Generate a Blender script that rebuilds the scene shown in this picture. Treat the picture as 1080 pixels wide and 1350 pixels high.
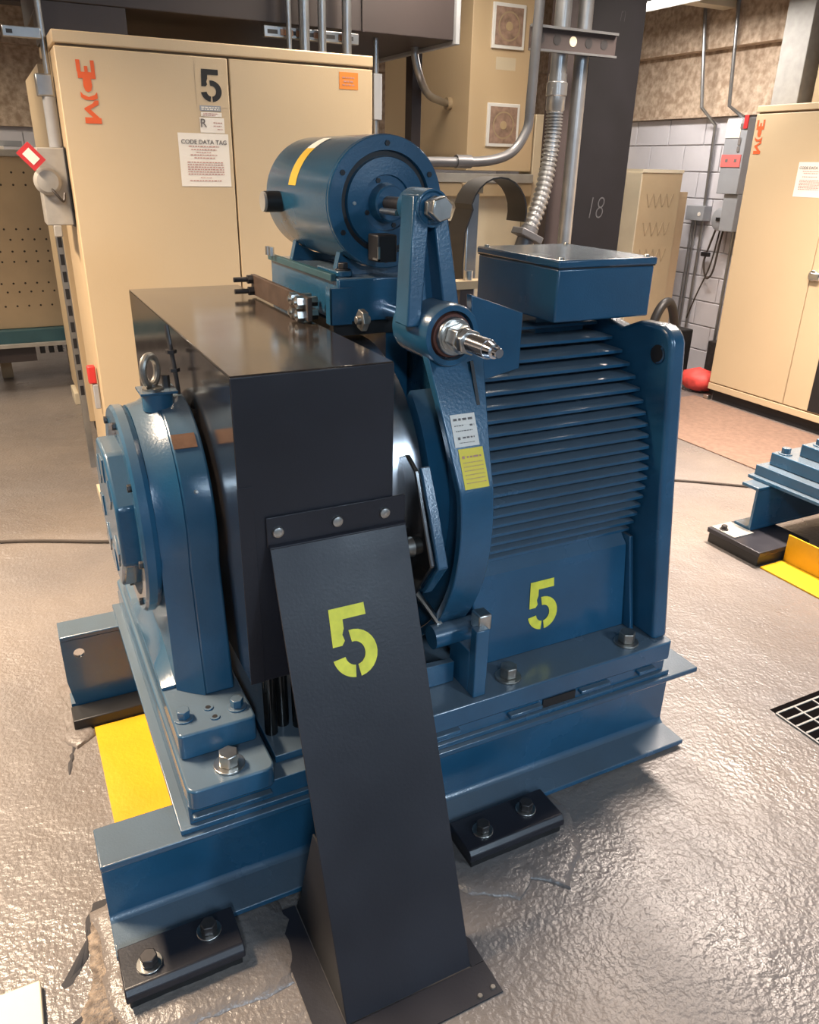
import bpy, bmesh, math, random
from mathutils import Vector, Matrix
random.seed(5)
scene = bpy.context.scene
COL = scene.collection
for o in list(bpy.data.objects): bpy.data.objects.remove(o)
PI = math.pi

# ------------------------------------------------------------------ camera
def set_camera():
    yaw, pitch, roll = [math.radians(a) for a in (27.29, 23.87, -1.295)]
    fwd = Vector((math.sin(yaw)*math.cos(pitch), math.cos(yaw)*math.cos(pitch), -math.sin(pitch)))
    right = Vector((math.cos(yaw), -math.sin(yaw), 0)); down = fwd.cross(right)
    r = right*math.cos(roll) + down*math.sin(roll); d = -right*math.sin(roll) + down*math.cos(roll)
    cam = bpy.data.cameras.new('camera'); cam.sensor_fit = 'HORIZONTAL'; cam.sensor_width = 36
    cam.lens = 1032/1080*36; cam.clip_start = .05
    ob = bpy.data.objects.new('camera', cam); COL.objects.link(ob)
    m = Matrix((( r.x, -d.x, -fwd.x, 0), (r.y, -d.y, -fwd.y, 0), (r.z, -d.z, -fwd.z, 1.6), (0, 0, 0, 1)))
    ob.matrix_world = m
    scene.camera = ob
set_camera()
# ------------------------------------------------------------------ world, exposure
w = bpy.data.worlds.new('world'); scene.world = w; w.use_nodes = True
w.node_tree.nodes['Background'].inputs[0].default_value = (.9, .88, .85, 1)
w.node_tree.nodes['Background'].inputs[1].default_value = .3
vs = scene.view_settings
vs.view_transform = 'Standard'; vs.look = 'None'; vs.gamma = 1.0; vs.use_curve_mapping = False
vs.exposure = 0.06
# fluorescent fixtures of the room, and added fill lamps: (x, y, z, length along y, watts, colour, spread of the reflector in degrees)
LAMPS = [
    (3.30, 2.55, 2.95, 1.25, 180, (1.0, .84, .72), 118),
    (-1.15, 2.75, 2.95, 1.25, 215, (1.0, .79, .58), 130),
    (-.7, -2.3, 2.95, 1.25, 118, (.62, .81, 1.0), 180),  # added cool fill behind the camera, brightens the front faces
    (2.3, -2.3, 2.95, 1.25, 116, (.62, .81, 1.0), 180),  # second added cool fill behind the camera
    (1.95, 3.15, 2.95, 1.25, 62, (1.0, .86, .70), 160),  # added fill, placed to brighten the drive cabinet and conduits
    (-1.2, 6.4, 2.95, 1.25, 90, (1.0, .86, .68), 180),
    (4.33, 4.72, 2.62, 1.25, 44, (1.0, .93, .87), 180),
]

# ------------------------------------------------------------------ materials
MAT = {}
def mat(name, col, rough=.5, metal=0., var=.08, vscale=6., bump=0., bscale=60., spec=.5, coat=0., rvar=0., ior=1.5, emis=None, col2=None, c2pos=(.45, .62), transm=0.):
    m = bpy.data.materials.new(name); m.use_nodes = True
    nt = m.node_tree; b = nt.nodes['Principled BSDF']
    b.inputs['Roughness'].default_value = rough; b.inputs['Metallic'].default_value = metal
    b.inputs['Specular IOR Level'].default_value = spec
    b.inputs['IOR'].default_value = ior; b.inputs['Coat Weight'].default_value = coat; b.inputs['Coat Roughness'].default_value = .12
    tc = nt.nodes.new('ShaderNodeTexCoord')
    n = nt.nodes.new('ShaderNodeTexNoise'); n.inputs['Scale'].default_value = vscale; n.inputs['Detail'].default_value = 6
    nt.links.new(tc.outputs['Object'], n.inputs['Vector'])
    r = nt.nodes.new('ShaderNodeValToRGB')
    c2 = col2 if col2 else tuple(min(1, c*(1+var)) for c in col)
    c1 = col if col2 else tuple(c*(1-var) for c in col)
    r.color_ramp.elements[0].position = c2pos[0] if col2 else .3; r.color_ramp.elements[1].position = c2pos[1] if col2 else .7
    r.color_ramp.elements[0].color = (*c1, 1); r.color_ramp.elements[1].color = (*c2, 1)
    nt.links.new(n.outputs['Fac'], r.inputs['Fac']); nt.links.new(r.outputs['Color'], b.inputs['Base Color'])
    if rvar:
        mr = nt.nodes.new('ShaderNodeMapRange'); mr.inputs['To Min'].default_value = max(.02, rough-rvar); mr.inputs['To Max'].default_value = rough+rvar
        mr.inputs['From Min'].default_value = .3; mr.inputs['From Max'].default_value = .7
        nt.links.new(n.outputs['Fac'], mr.inputs['Value']); nt.links.new(mr.outputs['Result'], b.inputs['Roughness'])
    if bump:
        n2 = nt.nodes.new('ShaderNodeTexNoise'); n2.inputs['Scale'].default_value = bscale; n2.inputs['Detail'].default_value = 4
        nt.links.new(tc.outputs['Object'], n2.inputs['Vector'])
        bp = nt.nodes.new('ShaderNodeBump'); bp.inputs['Strength'].default_value = 1; bp.inputs['Distance'].default_value = bump
        nt.links.new(n2.outputs['Fac'], bp.inputs['Height']); nt.links.new(bp.outputs['Normal'], b.inputs['Normal'])
    if emis:
        b.inputs['Emission Color'].default_value = (*emis[0], 1); b.inputs['Emission Strength'].default_value = emis[1]
    MAT[name] = m
    return m
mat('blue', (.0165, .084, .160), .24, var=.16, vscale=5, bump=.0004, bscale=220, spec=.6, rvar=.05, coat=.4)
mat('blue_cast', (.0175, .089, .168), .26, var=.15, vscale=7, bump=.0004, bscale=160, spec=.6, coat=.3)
mat('teal', (.028, .085, .105), .4, var=.15)
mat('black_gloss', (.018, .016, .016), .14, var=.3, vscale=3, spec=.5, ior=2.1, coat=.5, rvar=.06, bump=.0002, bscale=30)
mat('black_panel', (.017, .0165, .022), .42, var=.18, vscale=4, rvar=.08, bump=.0003, bscale=150)
mat('black', (.012, .011, .012), .5, var=.3)
mat('rubber', (.014, .013, .013), .45, var=.2)
mat('rope_black', (.008, .008, .008), .16, var=.2)
mat('zinc', (.62, .60, .56), .28, metal=1, var=.15, vscale=30)
mat('bolt_grey', (.34, .32, .29), .38, metal=.9, var=.25, vscale=40)
mat('bolt_dark', (.06, .055, .055), .42, metal=.6, var=.25, vscale=40)
mat('chrome', (.78, .78, .80), .14, metal=1, var=.05)
mat('steel_drum', (.6, .6, .62), .25, metal=1, var=.1)
mat('conduit', (.36, .365, .37), .3, metal=.85, var=.12, vscale=12)
mat('rust_bush', (.13, .045, .03), .6, var=.3)
mat('brown_bar', (.055, .034, .024), .5, var=.4, vscale=14)
mat('beige', (.56, .425, .265), .42, var=.03, vscale=1.5, bump=.0003, bscale=200)
mat('beige_seam', (.20, .13, .07), .7)
mat('beige_dark', (.44, .33, .20), .5, var=.06)
mat('cream', (.60, .52, .38), .5, var=.06)
mat('tan', (.36, .27, .165), .55, var=.06)
mat('hole_dark', (.03, .022, .015), .8)
mat('grey_box', (.30, .31, .33), .45, var=.08)
mat('grey_light', (.31, .295, .27), .5, var=.1, vscale=20)
mat('brown_steel', (.036, .026, .025), .5, var=.18, vscale=2)
mat('column_black', (.004, .0036, .005), .6, var=.3, spec=.25)
mat('chalk', (.03, .03, .033), .9)
mat('yellow', (.60, .32, .008), .42, var=.06, vscale=8, bump=.0008, bscale=80)
mat('stencil_yellow', (.86, .78, .075), .6, var=.12, vscale=40)
mat('stencil_black', (.012, .010, .009), .6)
mat('orange', (.66, .10, .022), .6, var=.1)
mat('sticker_orange', (.72, .23, .03), .6, var=.1)
mat('sticker_yellow', (.82, .64, .05), .5, var=.05)
mat('sticker_amber', (.72, .46, .05), .5, var=.05)
mat('red', (.52, .03, .03), .45, var=.1)
mat('pink_red', (.72, .16, .15), .5, var=.05)
mat('red_bag', (.62, .06, .05), .6, var=.2, vscale=20)
mat('paper', (.80, .74, .66), .7, var=.02)
mat('print', (.16, .14, .13), .8)
mat('print_red', (.50, .26, .22), .8)
mat('brass_plate', (.30, .17, .11), .4, metal=.6, var=.25, vscale=40)
mat('white_block', (.62, .60, .63), .6, var=.04, bump=.001, bscale=90)
mat('mortar', (.55, .53, .54), .8)
mat('concrete', (.36, .255, .175), .85, col2=(.62, .49, .37), vscale=22, c2pos=(.36, .66), bump=.006, bscale=40)
mat('rubble', (.13, .10, .08), .85, col2=(.36, .28, .21), vscale=60, c2pos=(.35, .65), bump=.012, bscale=110)
mat('conduit_dark', (.10, .10, .105), .4, metal=.5, var=.15)
mat('ceiling', (.16, .15, .145), .85, var=.2)
mat('wall_cream', (.24, .24, .25), .7, var=.06)
mat('mat_brown', (.20, .125, .09), .85, var=.15, vscale=30, bump=.002, bscale=120)
mat('cardboard', (.50, .36, .22), .8, var=.05)
mat('filter', (.30, .20, .15), .8, var=.35, vscale=25)
mat('pit', (.006, .005, .005), .95, spec=0.)
mat('cord', (.05, .038, .03), .5)
mat('board', (.80, .68, .50), .7, var=.04)
mat('grout', (.14, .135, .14), .30, col2=(.19, .178, .175), vscale=9, bump=.008, bscale=30, rvar=.1)
mat('tube_light', (.9, .9, .9), .5, emis=((1, .97, .92), 9.0))
mat('lamp_white', (.75, .75, .73), .45)
def floor_material():
    m = mat('floor', (.145, .128, .120), .22, col2=(.20, .168, .145), vscale=1.3, c2pos=(.35, .7), spec=.6)
    nt = m.node_tree; b = nt.nodes['Principled BSDF']; tc = [n for n in nt.nodes if n.type == 'TEX_COORD'][0]
    def noise(s, d=4):
        n = nt.nodes.new('ShaderNodeTexNoise'); n.inputs['Scale'].default_value = s; n.inputs['Detail'].default_value = d
        nt.links.new(tc.outputs['Object'], n.inputs['Vector']); return n
    a = noise(75, 3); c = noise(9, 3); d = noise(2.2, 2)
    mul = nt.nodes.new('ShaderNodeMath'); mul.operation = 'MULTIPLY_ADD'; mul.inputs[1].default_value = 2.2
    nt.links.new(c.outputs['Fac'], mul.inputs[0]); nt.links.new(a.outputs['Fac'], mul.inputs[2])
    bp = nt.nodes.new('ShaderNodeBump'); bp.inputs['Distance'].default_value = .0042; bp.inputs['Strength'].default_value = .85
    nt.links.new(mul.outputs[0], bp.inputs['Height']); nt.links.new(bp.outputs['Normal'], b.inputs['Normal'])
    mr = nt.nodes.new('ShaderNodeMapRange'); mr.inputs['From Min'].default_value = .3; mr.inputs['From Max'].default_value = .7
    mr.inputs['To Min'].default_value = .24; mr.inputs['To Max'].default_value = .46
    nt.links.new(d.outputs['Fac'], mr.inputs['Value']); nt.links.new(mr.outputs['Result'], b.inputs['Roughness'])
floor_material()

def dust_and_sheen(name, amount, col=(.21, .195, .165)):
    """dusty film and reflected light, both mixed into the colour of upward faces"""
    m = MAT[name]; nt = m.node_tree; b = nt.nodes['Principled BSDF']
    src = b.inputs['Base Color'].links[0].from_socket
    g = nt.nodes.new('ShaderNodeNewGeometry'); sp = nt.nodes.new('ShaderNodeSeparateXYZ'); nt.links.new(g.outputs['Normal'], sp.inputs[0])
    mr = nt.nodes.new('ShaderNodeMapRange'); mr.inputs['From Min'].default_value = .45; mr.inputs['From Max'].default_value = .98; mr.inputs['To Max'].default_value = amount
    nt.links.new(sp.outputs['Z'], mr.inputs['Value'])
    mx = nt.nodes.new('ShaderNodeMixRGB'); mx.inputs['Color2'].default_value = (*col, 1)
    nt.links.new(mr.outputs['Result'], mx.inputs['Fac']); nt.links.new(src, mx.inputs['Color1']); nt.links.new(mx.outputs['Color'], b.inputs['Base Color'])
for nm in ('blue', 'blue_cast'): dust_and_sheen(nm, .42)  # dusty tops, with their grey reflection painted in
dust_and_sheen('black_gloss', .10, (.30, .22, .15))  # faint tan version on upward black faces

# ------------------------------------------------------------------ mesh helpers
def BM(): return bmesh.new()
def box(bm, x0, x1, y0, y1, z0, z1):
    v = [bm.verts.new(p) for p in ((x0,y0,z0),(x1,y0,z0),(x1,y1,z0),(x0,y1,z0),(x0,y0,z1),(x1,y0,z1),(x1,y1,z1),(x0,y1,z1))]
    for f in ((3,2,1,0),(4,5,6,7),(0,1,5,4),(1,2,6,5),(2,3,7,6),(3,0,4,7)): bm.faces.new([v[i] for i in f])
    return bm
def obox(bm, M, sx, sy, sz):
    """box centred on the origin of matrix M"""
    v = [bm.verts.new(M @ Vector((x*sx/2, y*sy/2, z*sz/2))) for x, y, z in ((-1,-1,-1),(1,-1,-1),(1,1,-1),(-1,1,-1),(-1,-1,1),(1,-1,1),(1,1,1),(-1,1,1))]
    for f in ((3,2,1,0),(4,5,6,7),(0,1,5,4),(1,2,6,5),(2,3,7,6),(3,0,4,7)): bm.faces.new([v[i] for i in f])
    return bm
def axmap(axis):
    # (u, v, w): w along the axis
    return {'x': lambda u, v, w: (w, u, v), 'y': lambda u, v, w: (u, w, v), 'z': lambda u, v, w: (u, v, w)}[axis]
def prism(bm, pts, axis, a, b):
    """polygon pts extruded from a to b along the axis: x -> pts are (y,z), y -> (x,z), z -> (x,y)"""
    f = axmap(axis)
    A = [bm.verts.new(f(u, v, a)) for u, v in pts]; B = [bm.verts.new(f(u, v, b)) for u, v in pts]
    n = len(pts)
    fa = bm.faces.new(A); fb = bm.faces.new(B[::-1])
    for i in range(n): bm.faces.new((A[i], B[i], B[(i+1) % n], A[(i+1) % n]))
    return bm
def lathe(bm, axis, c, prof, n=40, caps=True):
    """prof: list of (w, r) along the axis through c=(u,v)"""
    f = axmap(axis); rings = []
    for wv, r in prof:
        rings.append([bm.verts.new(f(c[0]+r*math.cos(2*PI*i/n), c[1]+r*math.sin(2*PI*i/n), wv)) for i in range(n)])
    for a, b in zip(rings, rings[1:]):
        for i in range(n): bm.faces.new((a[i], a[(i+1) % n], b[(i+1) % n], b[i]))
    if caps: bm.faces.new(rings[0][::-1]); bm.faces.new(rings[-1])
    return bm
def cyl(bm, p0, p1, r0, r1=None, n=16):
    p0, p1 = Vector(p0), Vector(p1); r1 = r0 if r1 is None else r1
    d = (p1-p0).normalized(); u = d.orthogonal().normalized(); v = d.cross(u)
    A = [bm.verts.new(p0+r0*(u*math.cos(2*PI*i/n)+v*math.sin(2*PI*i/n))) for i in range(n)]
    B = [bm.verts.new(p1+r1*(u*math.cos(2*PI*i/n)+v*math.sin(2*PI*i/n))) for i in range(n)]
    for i in range(n): bm.faces.new((A[i], A[(i+1) % n], B[(i+1) % n], B[i]))
    bm.faces.new(A[::-1]); bm.faces.new(B)
    return bm
def smooth_path(pts, sub=8):
    pts = [Vector(p) for p in pts]; out = []
    P = [pts[0]*2-pts[1]] + pts + [pts[-1]*2-pts[-2]]
    for i in range(1, len(P)-2):
        p0, p1, p2, p3 = P[i-1:i+3]
        for k in range(sub):
            t = k/sub
            out.append(.5*((2*p1)+(p2-p0)*t+(2*p0-5*p1+4*p2-p3)*t*t+(3*p1-p0-3*p2+p3)*t**3))
    out.append(pts[-1]); return out
def tube(bm, pts, r, n=12, rf=None):
    pts = [Vector(p) for p in pts]; rings = []; u = None
    for i, p in enumerate(pts):
        d = (pts[min(i+1, len(pts)-1)]-pts[max(i-1, 0)]).normalized()
        if u is None: u = d.orthogonal().normalized()
        else: u = (u-d*u.dot(d)).normalized()
        v = d.cross(u); rr = rf(i) if rf else r
        rings.append([bm.verts.new(p+rr*(u*math.cos(2*PI*k/n)+v*math.sin(2*PI*k/n))) for k in range(n)])
    for a, b in zip(rings, rings[1:]):
        for i in range(n): bm.faces.new((a[i], a[(i+1) % n], b[(i+1) % n], b[i]))
    bm.faces.new(rings[0][::-1]); bm.faces.new(rings[-1])
    return bm
def band(bm, pts, x0, x1, t0, axis='x'):
    """strip of thickness t0 following the (y,z) points (offset inwards on the left of travel), between x0 and x1 (may be lists)"""
    n = len(pts); P = [Vector((p[0], p[1])) for p in pts]; rows = []
    for i in range(n):
        d = (P[min(i+1, n-1)]-P[max(i-1, 0)]).normalized(); nn = Vector((-d.y, d.x))
        a = x0[i] if isinstance(x0, (list, tuple)) else x0; b = x1[i] if isinstance(x1, (list, tuple)) else x1
        q = P[i]+nn*t0
        rows.append([bm.verts.new(c) for c in ((a, P[i].x, P[i].y), (b, P[i].x, P[i].y), (b, q.x, q.y), (a, q.x, q.y))])
    for a, b in zip(rows, rows[1:]):
        for k in range(4): bm.faces.new((a[k], b[k], b[(k+1) % 4], a[(k+1) % 4]))
    bm.faces.new(rows[0]); bm.faces.new(rows[-1][::-1])
    return bm
def hexprof(bm, axis, c, w0, w1, r, rot=0., n=6):
    pts = [(c[0]+r*math.cos(rot+2*PI*i/n), c[1]+r*math.sin(rot+2*PI*i/n)) for i in range(n)]
    return prism(bm, pts, axis, w0, w1)

def base_of(bm_or_loc): return bm_or_loc
def obj(name, bm, m, parent=None, bevel=0., angle=35, seg=2):
    bmesh.ops.recalc_face_normals(bm, faces=bm.faces)
    me = bpy.data.meshes.new(name); bm.to_mesh(me); bm.free()
    off = Vector((0, 0, 0))
    if parent is not None:
        p = parent
        while p is not None: off += p.location; p = p.parent
    if off.length: me.transform(Matrix.Translation(-off))
    for p in me.polygons: p.use_smooth = True
    me.set_sharp_from_angle(angle=math.radians(angle))
    me.materials.append(MAT[m] if isinstance(m, str) else m)
    o = bpy.data.objects.new(name, me); COL.objects.link(o)
    if parent is not None: o.parent = parent
    if bevel:
        md = o.modifiers.new('bevel', 'BEVEL'); md.width = bevel; md.segments = seg; md.limit_method = 'ANGLE'; md.angle_limit = math.radians(40)
    return o
def thing(name, label, cat, loc=(0, 0, 0), group=None):
    o = bpy.data.objects.new(name, None); COL.objects.link(o); o.location = loc; o.empty_display_size = .05
    o['label'] = label; o['category'] = cat
    if group: o['group'] = group
    return o
def tag(o, label, cat, group=None):
    o['label'] = label; o['category'] = cat
    if group: o['group'] = group
    # put the origin at the base of the mesh
    vs_ = [v.co for v in o.data.vertices]
    c = Vector((sum(v.x for v in vs_)/len(vs_), sum(v.y for v in vs_)/len(vs_), min(v.z for v in vs_)))
    o.data.transform(Matrix.Translation(-c)); o.location = o.location + c
    return o
def struct(name, bm, m, parent=None, bevel=0.):
    o = obj(name, bm, m, parent, bevel)
    if parent is None: o['kind'] = 'structure'
    return o
def plabel(o, text): o['label'] = text; return o

def bolt(parent, axis, c, w, r, h, sgn=1, m='zinc', washer=True, name='bolt', rot=.2, wm=None):
    """hex bolt whose bearing face is at w on the axis; head grows towards sgn"""
    bm = BM(); t = r*.25 if washer else 0
    hexprof(bm, axis, c, w+sgn*t, w+sgn*(t+h), r, rot)
    b = obj(name, bm, m, parent, bevel=r*.12)
    if washer:
        bm = BM(); lathe(bm, axis, c, [(w, r*1.45), (w+sgn*t, r*1.45)], 20)
        obj('washer', bm, wm or m, b, bevel=r*.06)
    return b
def text_obj(name, s, size, M, m, parent, thick=.0008, offset=0., width=1., align='CENTER'):
    cu = bpy.data.curves.new('t', 'FONT'); cu.body = s; cu.size = size; cu.extrude = thick/2; cu.offset = offset
    cu.align_x = align; cu.align_y = 'CENTER'; cu.resolution_u = 3
    t = bpy.data.objects.new('t', cu); COL.objects.link(t)
    dg = bpy.context.evaluated_depsgraph_get(); me = bpy.data.meshes.new_from_object(t.evaluated_get(dg))
    bpy.data.objects.remove(t); bpy.data.curves.remove(cu)
    bm = BM(); bm.from_mesh(me); bpy.data.meshes.remove(me)
    bm.transform(M @ Matrix.Diagonal((width, 1, 1, 1)))
    return obj(name, bm, m, parent)
def five(name, M, w, h, m, parent, thick=.001):
    """stencilled numeral 5 in the xy plane of M, lower left corner at the origin"""
    bm = BM()
    def poly(pts):
        A = [bm.verts.new(M @ Vector((x*w, y*h, 0))) for x, y in pts]; B = [bm.verts.new(M @ Vector((x*w, y*h, thick))) for x, y in pts]
        bm.faces.new(A[::-1]); bm.faces.new(B)
        for i in range(len(pts)): bm.faces.new((A[i], A[(i+1) % len(pts)], B[(i+1) % len(pts)], B[i]))
    poly([(.10, 1), (.86, 1), (.86, .83), (.36, .83), (.35, .70), (.30, .62), (.33, .53), (.26, .47), (.06, .47)])
    def ring(a0, a1, c=(.5, .33), ro=(.48, .335), ri=(.22, .165), n=14):
        o_ = []; i_ = []
        for k in range(n+1):
            a = math.radians(a0+(a1-a0)*k/n)
            o_.append((c[0]+ro[0]*math.cos(a), c[1]+ro[1]*math.sin(a))); i_.append((c[0]+ri[0]*math.cos(a), c[1]+ri[1]*math.sin(a)))
        for k in range(n): poly([o_[k], o_[k+1], i_[k+1], i_[k]])
    ring(97, -84); ring(-98, -172, n=8)
    return obj(name, bm, m, parent)
def frame(o, ux, uy):
    """matrix with x axis ux, y axis uy, origin o"""
    ux = Vector(ux).normalized(); uy = Vector(uy).normalized(); uz = ux.cross(uy)
    return Matrix(((ux.x, uy.x, uz.x, o[0]), (ux.y, uy.y, uz.y, o[1]), (ux.z, uy.z, uz.z, o[2]), (0, 0, 0, 1)))
def lines(parent, M, rows, m='print', name='print_line'):
    """short printed lines on a label: rows of (x0, x1, y, height)"""
    bm = BM()
    for x0, x1, y, h in rows:
        x = x0
        while x < x1:
            L = random.uniform(.35, 1.1)*h*3; e = min(x+L, x1)
            A = [bm.verts.new(M @ Vector(p)) for p in ((x, y, .0012), (e, y, .0012), (e, y+h, .0012), (x, y+h, .0012))]
            bm.faces.new(A); x = e+h*.8
    return obj(name, bm, m, parent)

# ================================================================== THE ROOM
X0, X1, Y0, Y1, ZC = -3.0, 5.3, -3.0, 8.3, 3.15
bm = BM(); box(bm, X0-.1, X1+.1, Y0-.1, Y1+.1, -.1, 0); fl = struct('floor', bm, 'floor')
bm = BM(); box(bm, X0-.1, X1+.1, Y0-.1, Y1+.1, ZC, ZC+.1); struct('ceiling', bm, 'ceiling')
bm = BM(); box(bm, X0-.1, X0, Y0, Y1, 0, ZC); struct('wall_left', bm, 'wall_cream')
bm = BM(); box(bm, X0-.1, X1+.1, Y0-.1, Y0, 0, ZC); struct('wall_front', bm, 'wall_cream')
bm = BM(); box(bm, X0-.1, X1+.1, Y1, Y1+.1, 0, ZC); wb = struct('wall_back', bm, 'mortar')
bm = BM(); box(bm, X1, X1+.1, Y0, Y1, 0, ZC); wr = struct('wall_right', bm, 'mortar')
# painted concrete blocks of the right wall (below the concrete band), each a piece
def block_mesh(L, H, D, nm):
    bm = BM(); box(bm, -D, 0, 0, L, 0, H)
    bmesh.ops.bevel(bm, geom=list(bm.edges), offset=.004, segments=1, affect='EDGES')
    me = bpy.data.meshes.new(nm); bm.to_mesh(me); bm.free(); me.materials.append(MAT['white_block']); return me
bmesh_block = block_mesh(.392, .192, .012, 'block')
for r in range(10):
    z = .004+r*.2
    y = 3.0+(.2 if r % 2 else 0)
    while y < 8.0:
        o = bpy.data.objects.new('block', bmesh_block); COL.objects.link(o); o.parent = wr
        o.location = (X1, y, z); y += .4
# same on the back wall where the photograph looks past the cabinets
bm2 = BM(); box(bm2, 0, .392, -.012, 0, 0, .192); me2 = bpy.data.meshes.new('block_back'); bm2.to_mesh(me2); bm2.free(); me2.materials.append(MAT['white_block'])
for r in range(9):
    x = -1.2+(.2 if r % 2 else 0)
    while x < 1.2:
        o = bpy.data.objects.new('block', me2); COL.objects.link(o); o.parent = wb; o.location = (x, Y1, .004+r*.2); x += .4
# rough concrete above the blocks, with a projecting downstand
def rough_slab(x0, x1, y0, y1, z0, z1, ny, nz, amp, axis):
    bm = BM()
    if axis == 'x':   # face towards -x
        g = [[bm.verts.new((x0+random.uniform(-amp, amp), y0+(y1-y0)*i/ny, z0+(z1-z0)*j/nz)) for j in range(nz+1)] for i in range(ny+1)]
        b = [[bm.verts.new((x1, y0+(y1-y0)*i/ny, z0+(z1-z0)*j/nz)) for j in (0, nz)] for i in range(ny+1)]
    else:             # face towards -y
        g = [[bm.verts.new((x0+(x1-x0)*i/ny, y0+random.uniform(-amp, amp), z0+(z1-z0)*j/nz)) for j in range(nz+1)] for i in range(ny+1)]
        b = [[bm.verts.new((x0+(x1-x0)*i/ny, y1, z0+(z1-z0)*j/nz)) for j in (0, nz)] for i in range(ny+1)]
    for i in range(ny):
        for j in range(nz): bm.faces.new((g[i][j], g[i+1][j], g[i+1][j+1], g[i][j+1]))
        bm.faces.new((g[i][0], b[i][0], b[i+1][0], g[i+1][0])); bm.faces.new((g[i][nz], g[i+1][nz], b[i+1][1], b[i][1]))
    return bm
struct('trim_1', rough_slab(X1-.05, X1-.001, 2.0, Y1-.02, 2.02, 2.46, 60, 6, .005, 'x'), 'concrete')
struct('trim_2', rough_slab(X1-.16, X1-.001, 2.0, Y1-.02, 2.46, ZC-.01, 60, 6, .006, 'x'), 'concrete')
struct('trim_3', rough_slab(X0+.1, 4.9, Y1-.06, Y1-.001, 1.84, 2.45, 60, 6, .005, 'y'), 'concrete')
struct('trim_4', rough_slab(X0+.1, 4.9, Y1-.2, Y1-.001, 2.45, ZC-.01, 60, 6, .006, 'y'), 'concrete')
bm = BM(); box(bm, X1-.075, X1-.001, 2.0, Y1-.3, 2.0, 2.02); struct('trim_5', bm, 'concrete')
# ceiling beams (dark, running in x)
for k, y in enumerate((5.6, 7.2)):
    bm = BM(); box(bm, X0+.05, 3.2, y, y+.2, 2.62, ZC-.002); struct('trim_%d' % (6+k), bm, 'brown_steel')

# grouted floor patches around the machine feet (irregular raised mortar)
def grout(name, outline, h, seed):
    rnd = random.Random(seed); bm = BM()
    cx = sum(p[0] for p in outline)/len(outline); cy = sum(p[1] for p in outline)/len(outline)
    pts = []
    for i, p in enumerate(outline):
        q = outline[(i+1) % len(outline)]; n = max(2, int(math.hypot(q[0]-p[0], q[1]-p[1])/.025))
        for k in range(n):
            t = k/n; pts.append((p[0]+(q[0]-p[0])*t+rnd.uniform(-.008, .008), p[1]+(q[1]-p[1])*t+rnd.uniform(-.008, .008)))
    rings = []
    for s, z in ((1.0, .0005), (.97, h*.75), (.8, h), (.55, h*1.05), (.3, h)):
        rings.append([bm.verts.new((cx+(x-cx)*s, cy+(y-cy)*s, z+(rnd.uniform(-.35, .35)*h*.5 if z > .002 else 0))) for x, y in pts])
    n = len(pts)
    for a, b in zip(rings, rings[1:]):
        for i in range(n): bm.faces.new((a[i], a[(i+1) % n], b[(i+1) % n], b[i]))
    bm.faces.new(rings[-1])
    o = obj(name, bm, 'floor', angle=60); o['kind'] = 'structure'; return o
grout('trim_8', [(-.05, 1.46), (.02, 1.5), (.34, 1.33), (.35, 1.24), (.31, 1.09), (.10, 1.10), (-.02, 1.13), (-.05, 1.2)], .009, 1)
grout('trim_9', [(.74, 1.32), (1.13, 1.32), (1.15, 1.24), (1.08, 1.10), (.99, 1.03), (.93, 1.10), (.86, 1.06), (.75, 1.14)], .008, 2)
grout('trim_10', [(-.045, 2.4), (.02, 2.42), (.03, 2.1), (-.02, 2.06), (-.05, 2.10), (-.045, 2.2)], .010, 3)
# broken concrete and cracks beside the left foot
def floor_patch(name, outline, m, seed, z=.0022, jit=.012, step=.02):
    rnd = random.Random(seed); bm = BM(); pts = []
    for i, p in enumerate(outline):
        q = outline[(i+1) % len(outline)]; n = max(1, int(math.hypot(q[0]-p[0], q[1]-p[1])/step))
        for k in range(n):
            t = k/n; pts.append((p[0]+(q[0]-p[0])*t+rnd.uniform(-jit, jit), p[1]+(q[1]-p[1])*t+rnd.uniform(-jit, jit)))
    A = [bm.verts.new((x, y, .0003)) for x, y in pts]; cx = sum(p[0] for p in pts)/len(pts); cy = sum(p[1] for p in pts)/len(pts)
    B = [bm.verts.new((cx+(x-cx)*.9, cy+(y-cy)*.96, z+rnd.uniform(0, .5)*z)) for x, y in pts]; n = len(pts)
    for i in range(n): bm.faces.new((A[i], A[(i+1) % n], B[(i+1) % n], B[i]))
    c = bm.verts.new((cx, cy, z*1.2))
    for i in range(n): bm.faces.new((B[i], B[(i+1) % n], c))
    o = obj(name, bm, m, angle=70); o['kind'] = 'structure'; return o
mat('crack', (.035, .032, .034), .8)
floor_patch('trim_11', [(-.050, 1.455), (-.02, 1.44), (-.020, 1.17), (-.05, 1.05), (-.115, 1.05), (-.10, 1.2), (-.066, 1.31), (-.06, 1.4)], 'rubble', 7, z=.003, jit=.007, step=.012)
floor_patch('trim_12', [(-.012, 1.486), (-.040, 1.492), (-.063, 1.455), (-.070, 1.37), (-.086, 1.33), (-.128, 1.304), (-.124, 1.292), (-.090, 1.314), (-.066, 1.36), (-.057, 1.45), (-.038, 1.482), (-.012, 1.478)], 'crack', 8, z=.0010, jit=.004, step=.012)
floor_patch('trim_13', [(-.024, 2.12), (-.02, 2.11), (-.035, 2.04), (-.048, 1.965), (-.056, 1.958), (-.052, 2.0), (-.040, 2.06)], 'crack', 9, z=.001, jit=.004, step=.012)
floor_patch('trim_14', [(-.165, 1.20), (-.10, 1.215), (-.095, 1.05), (-.165, 1.05)], 'crack', 10, z=.001, jit=.006, step=.03)
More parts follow.
